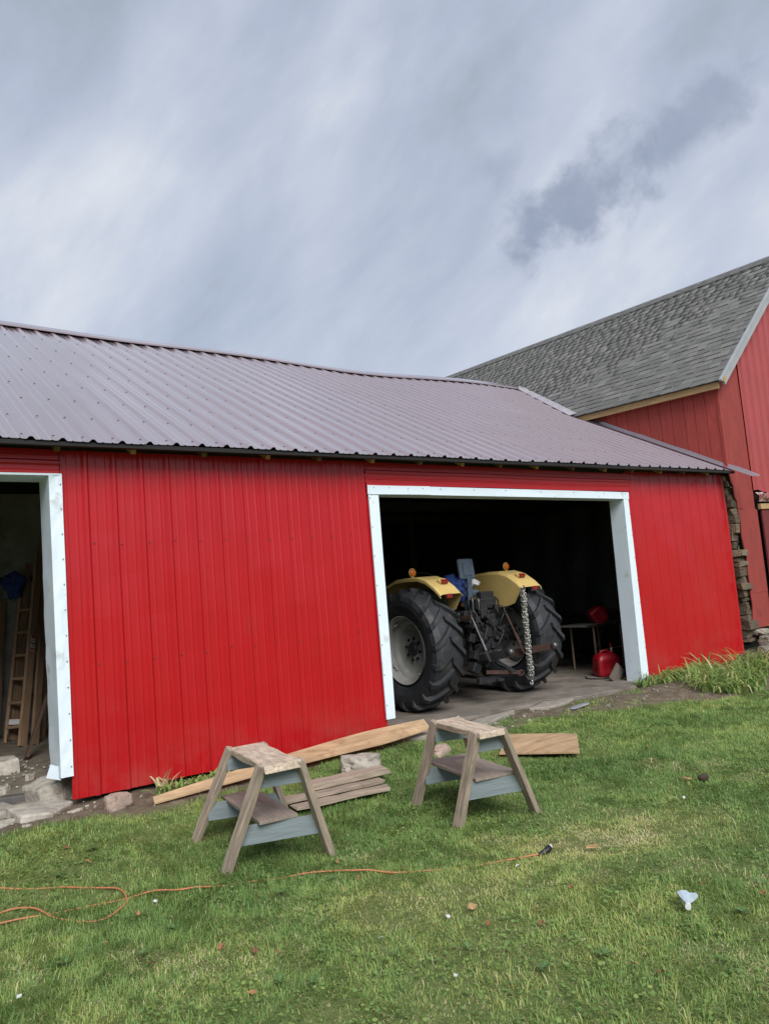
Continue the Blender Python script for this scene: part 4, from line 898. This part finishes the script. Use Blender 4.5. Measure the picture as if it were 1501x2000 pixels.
# ------------------------------------------------------------------ right side of the bay: table, cans
tb = thing('folding_table', 'small folding table with thin legs behind the red fuel can', 'table', (9.50, 1.45, .172))
b = MB(); b.box((0, 0, .685), (.95, .55, .025)); b.build('table_top', mat('table_laminate', (.16, .15, .14), rough=.5), tb, bevel=.006)
b = MB(); b.box((0, -.279, .683), (.96, .012, .03)); b.build('table_edge', STEEL, tb)
for x, y in ((-.26, -.22), (.38, -.22), (-.26, .22), (.38, .22)):
    b = MB(); b.tube([(x, y, .675), (x+(.0), y, 0)], [.017, .014], 8); b.build('leg', mat('tan_table_leg', (.22, .17, .11), rough=.5), tb)
b = MB(); b.tube([(-.25, -.22, .32), (-.02, -.2, .66)], .007, 6); b.build('leg_brace', STEEL, tb)
b = MB(); b.tube([(-.26, -.2, .30), (.38, -.2, .30)], .008, 6); b.build('stretcher', MATS['tan_table_leg'], tb)
def fuel_can(name, label, loc, rz, sc=1, tilt=0, spout=True):
    r = thing(name, label, 'fuel can', loc, rz); 
    if tilt: r.rotation_euler = (0, tilt, rz)
    import bmesh
    bm = bmesh.new(); bmesh.ops.create_cube(bm, size=1); bmesh.ops.subdivide_edges(bm, edges=bm.edges[:], cuts=9, use_grid_fill=True)
    for v in bm.verts:
        p = v.co; x, y, z = p.x*2, p.y*2, p.z*2
        rr = max(abs(x), abs(y)); 
        if rr > 0:
            k_ = (abs(x)**7+abs(y)**7)**(1/7); f = rr/k_ if k_ else 1; x *= f; y *= f
        zt = (z+1)/2; tp = 1-.40*(max(0, zt-.74)/.26)**1.3 if zt > .74 else 1-.06*max(0, .08-zt)/.08
        X_, Y_, Z_ = x*.165*tp, y*.125*tp, zt*.31
        # recessed grip panel on the faces
        if abs(y) > .72 and abs(x) < .55 and .22 < zt < .62: Y_ *= .86
        if abs(x) > .72 and abs(y) < .55 and .22 < zt < .62: X_ *= .90
        v.co = Vector((X_*sc, Y_*sc, Z_*sc))
    me = bpy.data.meshes.new('can_body'); bm.to_mesh(me); bm.free(); me.materials.append(CANRED); me.polygons.foreach_set('use_smooth', [True]*len(me.polygons))
    o = bpy.data.objects.new('can_body', me); COL.objects.link(o); o.parent = r
    b = MB(); b.tube(smooth_pts([(-.10*sc, 0, .27*sc), (-.07*sc, 0, .325*sc), (0, 0, .34*sc), (.05*sc, 0, .32*sc), (.06*sc, 0, .28*sc)], 4), .014*sc, 8); b.build('handle', CANRED, r, smooth=True)
    b = MB(); b.lathe([(.28*sc, .035*sc), (.33*sc, .035*sc), (.332*sc, 0)], 14, Matrix.Translation((.085*sc, 0, 0)), axis='Z'); b.build('cap', BLACKP if not spout else CANRED, r)
    if spout:
        b = MB(); b.tube([(.085*sc, 0, .33*sc), (.088*sc, 0, .37*sc)], .012*sc, 8); b.build('spout_collar', PAPER, r)
        b = MB(); b.tube([(.088*sc, 0, .37*sc), (.08*sc, 0, .44*sc)], [.011*sc, .008*sc], 8); b.build('spout', CANRED, r)
    return r
fuel_can('fuel_can', 'red plastic fuel can with spout standing on the concrete floor', (8.90, .78, .172), R(-28), 1.05)
fuel_can('fuel_can', 'red plastic can tipped over on the folding table', (9.46, 1.42, .915), R(-30), .82, R(58), False)
lump('plastic_bag', (9.86, 1.62, .98), (.40, .30, .34), GREEN, 3, 'dark green plastic bag on the folding table by the door jamb', 'bag', amp=.3)
o = board('leaning_board', (8.47, .36, .172), (8.62, .33, .35), .18, .02, mat('dim_board', (.13, .11, .09), rough=.85, var=.3, scale=5, stretch=(1, 9, 9)), None, upv=(0, 1, 0)); tag(o, 'short grey board leaning against the white door jamb', 'board')
b = MB(); cps = smooth_pts([(8.62, .95, .185), (8.5, .8, .182), (8.56, .62, .182), (8.72, .60, .182), (8.8, .66, .184)], 6); b.tube(cps, .008, 6); o = b.build('black_hose', BLACKP, smooth=True); tag(o, 'thin black hose curled on the floor beside the fuel can', 'hose')
# tarp on the far right wall
b = MB(); vs = []; nx, nz = 22, 14
for i in range(nx+1):
    for j in range(nz+1):
        y = 1.9+2.6*i/nx; z = .9+2.0*j/nz; vs.append((10.93+.05*math.sin(i*1.1+.2*j)+.03*math.sin(j*.9+i*.5), y, z))
b.add(vs, [(i*(nz+1)+j, i*(nz+1)+j+1, (i+1)*(nz+1)+j+1, (i+1)*(nz+1)+j) for i in range(nx) for j in range(nz)]); o = b.build('tarpaulin', TARP, smooth=True); tag(o, 'grey tarpaulin hanging on the dark wall behind the table', 'tarpaulin')
sm = o.modifiers.new('thickness', 'SOLIDIFY'); sm.thickness = .004

# ------------------------------------------------------------------ ladder bay
ld = thing('wooden_ladder', 'brown wooden ladder leaning on the wall in the left bay', 'ladder', (1.50, 2.90, .34))
la, lb = Vector((0, 0, .0)), Vector((.27, .40, 1.62)); side = Vector((.15, -.06, 0))
board('rail', la-side*.3, lb-side*.3, .07, .03, MIDWOOD, ld, upv=(1, 0, 0)); board('rail', la+side*.8, lb+side*.6, .07, .03, MIDWOOD, ld, upv=(1, 0, 0))
for k_ in range(6):
    t = .10+.155*k_; p = la.lerp(lb, t); board('rung', p-side*.3+Vector((0, -.03, 0)), p+side*.8+Vector((0, -.03, 0)), .06, .03, MIDWOOD, ld)
for p, q, w, lab in (((1.545, 2.45, .34), (1.96, 3.36, 2.42), .10, 'tall brown plank leaning beside the ladder, with a printed sticker'), ((1.66, 2.42, .34), (2.02, 3.40, 2.0), .09, 'brown plank leaning close behind the stickered plank'), ((1.56, 3.05, .34), (1.84, 3.42, 2.3), .10, 'brown plank leaning behind the ladder rungs'), ((1.40, 3.12, .34), (1.56, 3.42, 1.9), .07, 'narrow plank leaning on the wall outside the left ladder rail'), ((1.78, 2.75, .34), (2.02, 3.42, 2.55), .12, 'widest brown plank leaning under the paper sheet')):
    o = board('leaning_plank', p, q, w, .035, MIDWOOD, None, upv=(.55, -.8, 0)); tag(o, lab, 'plank', 'planks leaning in the ladder bay')
o = board('leaning_plank', (1.43, 1.62, .34), (1.72, 2.05, .86), .10, .03, mat('dark_reddish_plank', (.085, .05, .035), rough=.85, var=.3, scale=5, stretch=(1, 10, 10)), None, upv=(1, .2, 0)); tag(o, 'short dark plank leaning low behind the white trim', 'plank')
# printed sticker on the plank
d_ = (Vector((1.96, 3.36, 2.42))-Vector((1.545, 2.45, .34))); sp_ = Vector((1.545, 2.45, .34))+d_*.50
fx_ = d_.normalized(); fy_ = Vector((.55, -.8, 0)).cross(fx_).normalized(); fz_ = fx_.cross(fy_)
sm_ = Matrix((fy_, fz_, fx_)).transposed().to_4x4(); sm_.translation = sp_+fz_*.0195
if fz_.y > 0: sm_.translation = sp_-fz_*.0195
b = MB(); b.box((0, 0, 0), (.06, .002, .18)); stk = b.build('printed_sticker', PAPER, None, mtx=sm_); tag(stk, 'white and red printed sticker on the tall plank', 'sticker')
sg_ = -1 if fz_.y > 0 else 1
STR = mat('sticker_red', (.45, .02, .03), rough=.6); STB = mat('sticker_black', (.03, .03, .03), rough=.6)
for z, h, w, m_ in ((.072, .03, .054, STR), (-.072, .022, .054, STR), (-.005, .016, .054, STB), (.032, .010, .034, STB), (-.035, .010, .030, STB)):
    b = MB(); b.box((0, sg_*.002, z), (w, .0015, h)); b.build('sticker_band', m_, stk)
b = MB(); b.box((0, 0, 0), (.18, .003, .30)); o = b.build('paper_notice', mat('grey_paper', (.42, .48, .50), rough=.7), None, mtx=Matrix.Translation((2.00, 3.45, 2.18)) @ Matrix.Rotation(.05, 4, 'Y')); tag(o, 'pale paper sheet pinned on the wall behind the planks', 'paper')
lump('hanging_cloth', (1.67, 3.28, 2.06), (.22, .14, .30), CLOTHBLUE, 14, 'dark blue cloth hanging on the wall above the ladder', 'cloth', amp=.45)
b = MB(); b.box((0, 0, 0), (.17, .02, .055)); o = b.build('white_strip', PAPER, None, mtx=Matrix.Translation((1.585, 2.90, .55)) @ Matrix.Rotation(.12, 4, 'Y')); tag(o, 'white strip nailed across the bottom of the ladder', 'strip')

# ------------------------------------------------------------------ long grass clumps by the right wall
def leaf_clump(name, label, c, rx, ry, n, ln, seed, tone=(.35, .75), group=None, flop=1.0):
    rr = np.random.default_rng(seed); vs, qd, tn = [], [], []
    for i in range(n):
        a0, q = rr.uniform(0, 6.283), math.sqrt(rr.random()); x, y = rx*q*math.cos(a0), ry*q*math.sin(a0)
        l_ = ln*rr.uniform(.55, 1.2); az = rr.uniform(0, 6.283); bend = rr.uniform(.5, 1.7)*flop; w = rr.uniform(.006, .013); px, py, pz = x, y, 0.0; el_ = rr.uniform(.9, 1.5); tv = rr.uniform(*tone)
        if rr.random() < .08: tv = rr.uniform(.85, 1)
        m_ = 6; k0 = len(vs); gx0 = gz(c[0]+x, c[1]+y)-c[2]; pz = gx0
        for s_ in range(m_+1):
            t = s_/m_; ww = w*(1-.9*t**2.2); dx, dy = -math.sin(az)*ww, math.cos(az)*ww
            vs += [(px+dx, py+dy, pz), (px-dx, py-dy, pz+.002)]; tn += [tv, tv]
            e_ = el_-bend*t*1.5; px += math.cos(az)*math.cos(e_)*l_/m_; py += math.sin(az)*math.cos(e_)*l_/m_; pz = max(pz+math.sin(e_)*l_/m_, gx0+.015+.02*rr.random())
        qd += [(k0+2*s_, k0+2*s_+1, k0+2*s_+3, k0+2*s_+2) for s_ in range(m_)]
    r = thing(name, label, 'plant', c, 0, group)
    o = np_mesh('leaves', vs, qd, np.zeros((0, 3), int), GRASS, tn, r); kind(o, 'stuff'); o.data.polygons.foreach_set('use_smooth', [True]*len(o.data.polygons))
    return r
leaf_clump('daylily_clump', 'large bright clump of long strap leaves at the lawn edge', (9.15, -.88, .10), .55, .40, 420, .42, 1, (.22, .58), flop=1.45)
leaf_clump('daylily_clump', 'flattened strap leaves lying along the right red wall', (9.3, -.22, .15), .75, .20, 260, .34, 2, (.2, .6), flop=1.9)
leaf_clump('daylily_clump', 'long strap leaves spilling out past the big clump toward the barn stones', (10.35, -.6, .15), .6, .36, 280, .42, 3, (.2, .55), flop=1.5)
leaf_clump('grass_tuft', 'dark green tuft growing round the foot of the right white jamb', (8.52, -.16, .13), .22, .10, 90, .24, 4, (.1, .5), flop=1.5)
leaf_clump('grass_tuft', 'tall upright tuft standing against the right red wall', (9.75, -.16, .15), .09, .05, 22, .42, 5, (.25, .55), flop=.7)
leaf_clump('grass_tuft', 'dark green tuft growing among the barn foundation stones', (11.75, -.55, .25), .40, .22, 170, .45, 6, (.25, .6), flop=.9)
leaf_clump('grass_tuft', 'thin dry tuft at the base of the red wall seam', (2.15, -.10, .2), .08, .04, 16, .18, 7, (.85, 1), flop=.7)
leaf_clump('grass_tuft', 'low green tuft between the wall and the plywood strip', (2.5, -.25, .2), .5, .10, 160, .10, 8, (.3, .6))
# ------------------------------------------------------------------ lawn blades
AX, AY = 0.0, -6.389
def gen_blades(n, xr, yr, dens_fn, hscale=1.0):
    x = rng.uniform(*xr, n); y = rng.uniform(*yr, n)
    keep = rng.random(n) < dens_fn(x, y); return x[keep], y[keep]
def in_poly(x, y, poly):
    c = np.zeros(len(x), bool); j = len(poly)-1
    for i in range(len(poly)):
        xi, yi = poly[i][:2]; xj, yj = poly[j][:2]
        c ^= ((yi > y) != (yj > y)) & (x < (xj-xi)*(y-yi)/(yj-yi+1e-9)+xi); j = i
    return c
def lawn_density(x, y):
    d = np.hypot(x-AX, y-AY); az = np.degrees(np.arctan2(x-AX, y-AY))
    base = np.where((az > -8) & (az < 82), np.clip(1.15-(d-3.5)*.085, .38, 1), .10)
    e_ = edge(x)+.14*(fbm(x, y, 2.6, 31)-.5)*2
    m_ = np.clip((e_-y)/.10+.15, 0.0, 1)
    m_ = np.maximum(m_, ((y < -.02) & (fbm(x, y, 2.2, 44) > .60))*.35*((x > 1.5) & (x < 8.4)))
    bare = np.clip((fbm(x, y, 1.6, 60)-.30)/.14, .35, 1)
    k_ = base*m_*bare; k_[in_poly(x, y, pl)] = 0
    k_[(y > -.06)] = 0
    return k_
bx, by = gen_blades(1250000, (-1.5, 12.8), (-6.2, -.05), lawn_density)
nb_ = len(bx); bz = zg(bx, by)+(fbm(bx, by, 1.7, 3)-.5)*.03
patch = fbm(bx, by, .9, 21)
def spot(cx, cy, rx, ry, rot=0):
    c, s_ = math.cos(rot), math.sin(rot); dx, dy = bx-cx, by-cy; u_, v_ = (dx*c+dy*s_)/rx, (-dx*s_+dy*c)/ry
    return np.exp(-(u_*u_+v_*v_))
dry = 1.6*spot(3.80, -3.22, .62, .30, -.45)+.5*spot(2.6, -3.1, .5, .25, -.5)+.55*spot(2.06, -2.9, .16, .42, .3)+.55*spot(1.25, -3.0, .5, .25)+.35*spot(4.6, -3.3, .5, .3)+.4*spot(1.2, -1.0, .5, .25)+.25*spot(2.0, -3.9, .8, .3)
lush = .9*spot(4.3, -4.0, .7, .45, .6)+.8*spot(5.2, -2.0, 1.6, .35, -.4)+.6*spot(2.2, -1.7, .7, .5)+.5*spot(1.0, -2.5, .5, .3)+.5*spot(3.7, -2.0, .5, .4)+.35*spot(7.5, -1.6, 1.2, .3, -.3)
tone = .36+.55*(patch-.5)+.45*(fbm(bx, by, 5, 77)-.5)+.34*dry-.20*lush+rng.normal(0, .11, nb_)
thatch = np.clip((fbm(bx, by, 2.3, 151)-.60)/.12, 0, 1)*(by < -2.2)
dead = rng.random(nb_) < (.045+.38*thatch+.22*np.clip(dry, 0, 1)+.12*np.clip(patch-.5, 0, 1)); tone[dead] = rng.uniform(.80, 1, dead.sum()); tone = np.clip(tone, 0, 1)
h = rng.gamma(6, 1/6, nb_)*(.028+.020*np.clip(lush, 0, 1)-.016*np.clip(dry, 0, 1)+.020*(fbm(bx, by, 3, 91)-.5)); h *= .55+.9*fbm(bx, by, 11, 131); h = np.clip(h, .010, .11)
az = fbm(bx, by, 4.5, 101)*14+rng.normal(0, 1.1, nb_); lean = rng.uniform(.4, 2.1, nb_); lean[dead] += .5; h *= 1-.35*thatch; wd = rng.uniform(.0011, .0024, nb_)*np.clip(.8+np.hypot(bx-AX, by-AY)*.07, 1, 1.7)
ca, sa = np.cos(az), np.sin(az); ox, oy = -sa*wd, ca*wd
mx_, mz_ = np.sin(lean*.5)*h*.55, np.cos(lean*.5)*h*.55; tx_, tz_ = mx_+np.sin(np.minimum(lean*1.35, 2.0))*h*.5, np.maximum(mz_+np.cos(np.minimum(lean*1.35, 2.0))*h*.5, .006)
V = np.empty((nb_, 5, 3), np.float32)
V[:, 0] = np.stack([bx+ox, by+oy, bz-.004], -1); V[:, 1] = np.stack([bx-ox, by-oy, bz-.004], -1)
V[:, 2] = np.stack([bx+ca*mx_-ox*.85, by+sa*mx_-oy*.85, bz+mz_], -1); V[:, 3] = np.stack([bx+ca*mx_+ox*.85, by+sa*mx_+oy*.85, bz+mz_], -1)
V[:, 4] = np.stack([bx+ca*tx_, by+sa*tx_, bz+tz_], -1)
k5 = np.arange(nb_)[:, None]*5
gr = np_mesh('grass', V.reshape(-1, 3), k5+np.array([[0, 1, 2, 3]]), k5+np.array([[3, 2, 4]]), GRASS, np.repeat(tone, 5)); kind(gr, 'stuff'); gr['label'] = 'mown green lawn grass with yellowed patches'; gr['category'] = 'grass'
# clover and small round-leaved weeds, in patches
nc = 26000; qx, qy = rng.uniform(.3, 7, nc), rng.uniform(-5.5, -.7, nc); kp = (fbm(qx, qy, 1.9, 171) > .575) & (qy < edge(qx)-.1) & ~in_poly(qx, qy, pl); qx, qy = qx[kp], qy[kp]; nc = len(qx)
qz = zg(qx, qy)+(fbm(qx, qy, 1.7, 3)-.5)*.03+rng.uniform(.012, .034, nc); rs = rng.uniform(.005, .011, nc); qa = rng.uniform(0, 6.283, nc); tl = rng.uniform(-.35, .35, (nc, 2))
ring = np.array([(1, 0), (.45, .8), (-.6, .75), (-1, 0), (-.6, -.75), (.45, -.8)]); VV = np.empty((nc, 6, 3), np.float32)
for k_ in range(6):
    u_, v_ = ring[k_]; dx, dy = (u_*np.cos(qa)-v_*np.sin(qa))*rs, (u_*np.sin(qa)+v_*np.cos(qa))*rs; VV[:, k_] = np.stack([qx+dx, qy+dy, qz+dx*tl[:, 0]+dy*tl[:, 1]], -1)
k6 = np.arange(nc)[:, None]*6
cl = np_mesh('clover', VV.reshape(-1, 3), np.concatenate([k6+np.array([[0, 1, 2, 3]]), k6+np.array([[0, 3, 4, 5]])]), np.zeros((0, 3), int), GRASS, np.repeat(np.clip(rng.normal(.28, .12, nc), 0, .6), 6)); kind(cl, 'stuff'); cl['label'] = 'small round clover leaves growing through the lawn'; cl['category'] = 'clover'
# ------------------------------------------------------------------ litter, leaves and weeds in the lawn
def leaf_me(seed):
    random.seed(seed); b = MB(); n = 9; vs = [(0, 0, .006)]
    for i in range(n):
        a = 2*math.pi*i/n; r_ = .5*(1+.35*math.cos(a))*random.uniform(.65, 1.1); vs.append((r_*math.cos(a), .72*r_*math.sin(a), random.uniform(-.05, .22)))
    b.add(vs, [(0, i+1, (i+1) % n+1) for i in range(n)]); me = bpy.data.meshes.new('fallen_leaf'); me.from_pydata(b.v, [], b.f); me.materials.append(BRLEAF); return me
LMS = [leaf_me(i) for i in range(4)]; random.seed(99)
leafs = [(2.46, -3.56), (2.63, -4.24), (2.65, -4.36), (2.65, -3.72), (2.28, -3.81), (1.45, -2.82), (1.54, -2.99), (1.62, -3.06), (1.36, -3.32), (1.09, -.85), (1.28, -1.11), (1.21, -.87), (.87, -.62), (2.41, -2.31), (1.28, -2.12), (3.51, -4.01), (3.59, -4.27), (4.42, -3.22), (2.35, -2.62), (1.05, -2.35), (3.05, -3.55), (2.75, -3.6), (1.9, -3.5), (4.9, -2.9), (1.15, -2.75), (4.42, -3.58), (1.02, -1.3), (5.9, -2.0)]
for i, (x, y) in enumerate(leafs):
    o = bpy.data.objects.new('fallen_leaf', LMS[i % 4]); COL.objects.link(o); s_ = random.uniform(.024, .048); o.scale = (s_, s_, s_)
    o.location = (x, y, gz(x, y)+.026); o.rotation_euler = (random.uniform(-.5, .5), random.uniform(-.5, .5), random.uniform(0, 6)); tag(o, 'dry brown fallen leaf caught in the lawn grass', 'leaf', 'fallen leaves on the lawn')
for i, (x, y) in enumerate([(2.38, -3.36), (2.65, -3.96), (3.10, -3.12), (2.04, -3.81), (1.41, -2.01), (.62, -2.6), (3.22, -2.74), (2.02, -3.3), (4.75, -3.1)]):
    b = MB(); b.box((0, 0, 0), (.020, .013, .004), j=.005); o = b.build('paper_scrap', PAPER, None, loc=(x, y, gz(x, y)+.028)); o.rotation_euler = (.4, .3, i*1.3); tag(o, 'tiny white scrap lying in the lawn grass', 'litter', 'white scraps on the lawn')
for i, (x, y, lab) in enumerate([(2.53, -3.37, 'small tan wood chip in the open lawn'), (5.16, -2.85, 'pale wood offcut beside a dark clod in the lawn'), (3.57, -3.26, 'pale sliver of wood in the dry lawn patch')]):
    b = MB(); b.box((0, 0, 0), (.075 if i else .045, .035, .012), j=.004); o = b.build('wood_chip', NEWWOOD, None, loc=(x, y, gz(x, y)+.036)); o.rotation_euler = (.15, .1, .4+i); tag(o, lab, 'wood chip')
rock('soil_clod', (5.26, -2.93, gz(5.26, -2.93)+.03), (.11, .07, .06), mat('dark_clod', (.05, .035, .025), rough=.95), 'dark brown soil clod lying on the lawn', 'clod', seed=40, sub=2)
bt = thing('plastic_funnel', 'crumpled clear plastic piece lying in the grass', 'plastic litter', (3.22, -4.11, gz(3.22, -4.11)+.025), -.95); bt.scale = (.72, .72, .72)
b = MB(); vs = []; n = 12
for i, (a_, r_) in enumerate(((0, .012), (.02, .016), (.03, .024), (.06, .045), (.095, .058))):
    for j in range(n):
        t = 2*math.pi*j/n; rr_ = r_*(1+(.28*math.sin(t*3+1)+.14*math.sin(t*5))*(i/4)); vs.append((rr_*math.cos(t), a_-(.0), .6*rr_*math.sin(t)+.02+a_*.25))
b.add(vs, [(i*n+j, i*n+(j+1) % n, (i+1)*n+(j+1) % n, (i+1)*n+j) for i in range(4) for j in range(n)]); b.build('crumpled_body', PLASTIC, bt)
b = MB(); b.lathe([(-.03, 0), (-.03, .019), (.002, .019), (.002, .012)], 14, Matrix.Translation((0, 0, .02)) @ Matrix.Rotation(R(90), 4, 'Z')); b.build('neck_ring', PAPER, bt)
rock('drain_lid', (6.88, -.39, .145), (.34, .14, .03), mat('grey_slate', (.26, .27, .29), rough=.8), 'thin grey stone flake lying in the dirt by the floor edge', 'stone', flat=1, seed=44)
def weed(x, y, n, s_, i):
    r = thing('broadleaf_weed', 'low broadleaf weed rosette growing in the lawn', 'weed', (x, y, gz(x, y)), 0, 'broadleaf weeds in the lawn')
    for k_ in range(n):
        a = 6.283*k_/n+random.uniform(-.3, .3); l_ = s_*.75*random.uniform(.7, 1.2); w = l_*.24; e_ = random.uniform(.3, .8)
        b = MB(); pts = [(0, .12), (.3, .5), (.6, 1), (.85, .75), (1, .05)]; vs = []
        for t, q in pts: vs += [(t*l_*math.cos(e_)+0, q*w, .02+l_*t*math.sin(e_)*(1-.45*t)), (t*l_*math.cos(e_), -q*w, .02+l_*t*math.sin(e_)*(1-.45*t))]
        b.add(vs, [(2*j, 2*j+1, 2*j+3, 2*j+2) for j in range(4)]); b.build('leaf', WEED, r, mtx=Matrix.Rotation(a, 4, 'Z'))
for i, (x, y, n, s_) in enumerate([(1.35, -2.45, 6, .06), (2.35, -4.0, 7, .065), (2.62, -4.1, 6, .06), (3.35, -4.3, 7, .07), (1.5, -3.3, 7, .06), (1.6, -3.4, 5, .05), (2.0, -3.45, 6, .05), (1.95, -2.45, 6, .06), (2.25, -2.5, 6, .055), (1.1, -1.2, 6, .06), (1.35, -.95, 6, .055), (1.0, -1.5, 5, .05), (3.7, -4.2, 6, .055), (2.25, -3.65, 5, .05), (1.15, -2.6, 6, .06), (.85, -2.4, 6, .06), (2.5, -.35, 5, .06)]): weed(x, y, n, s_, i)
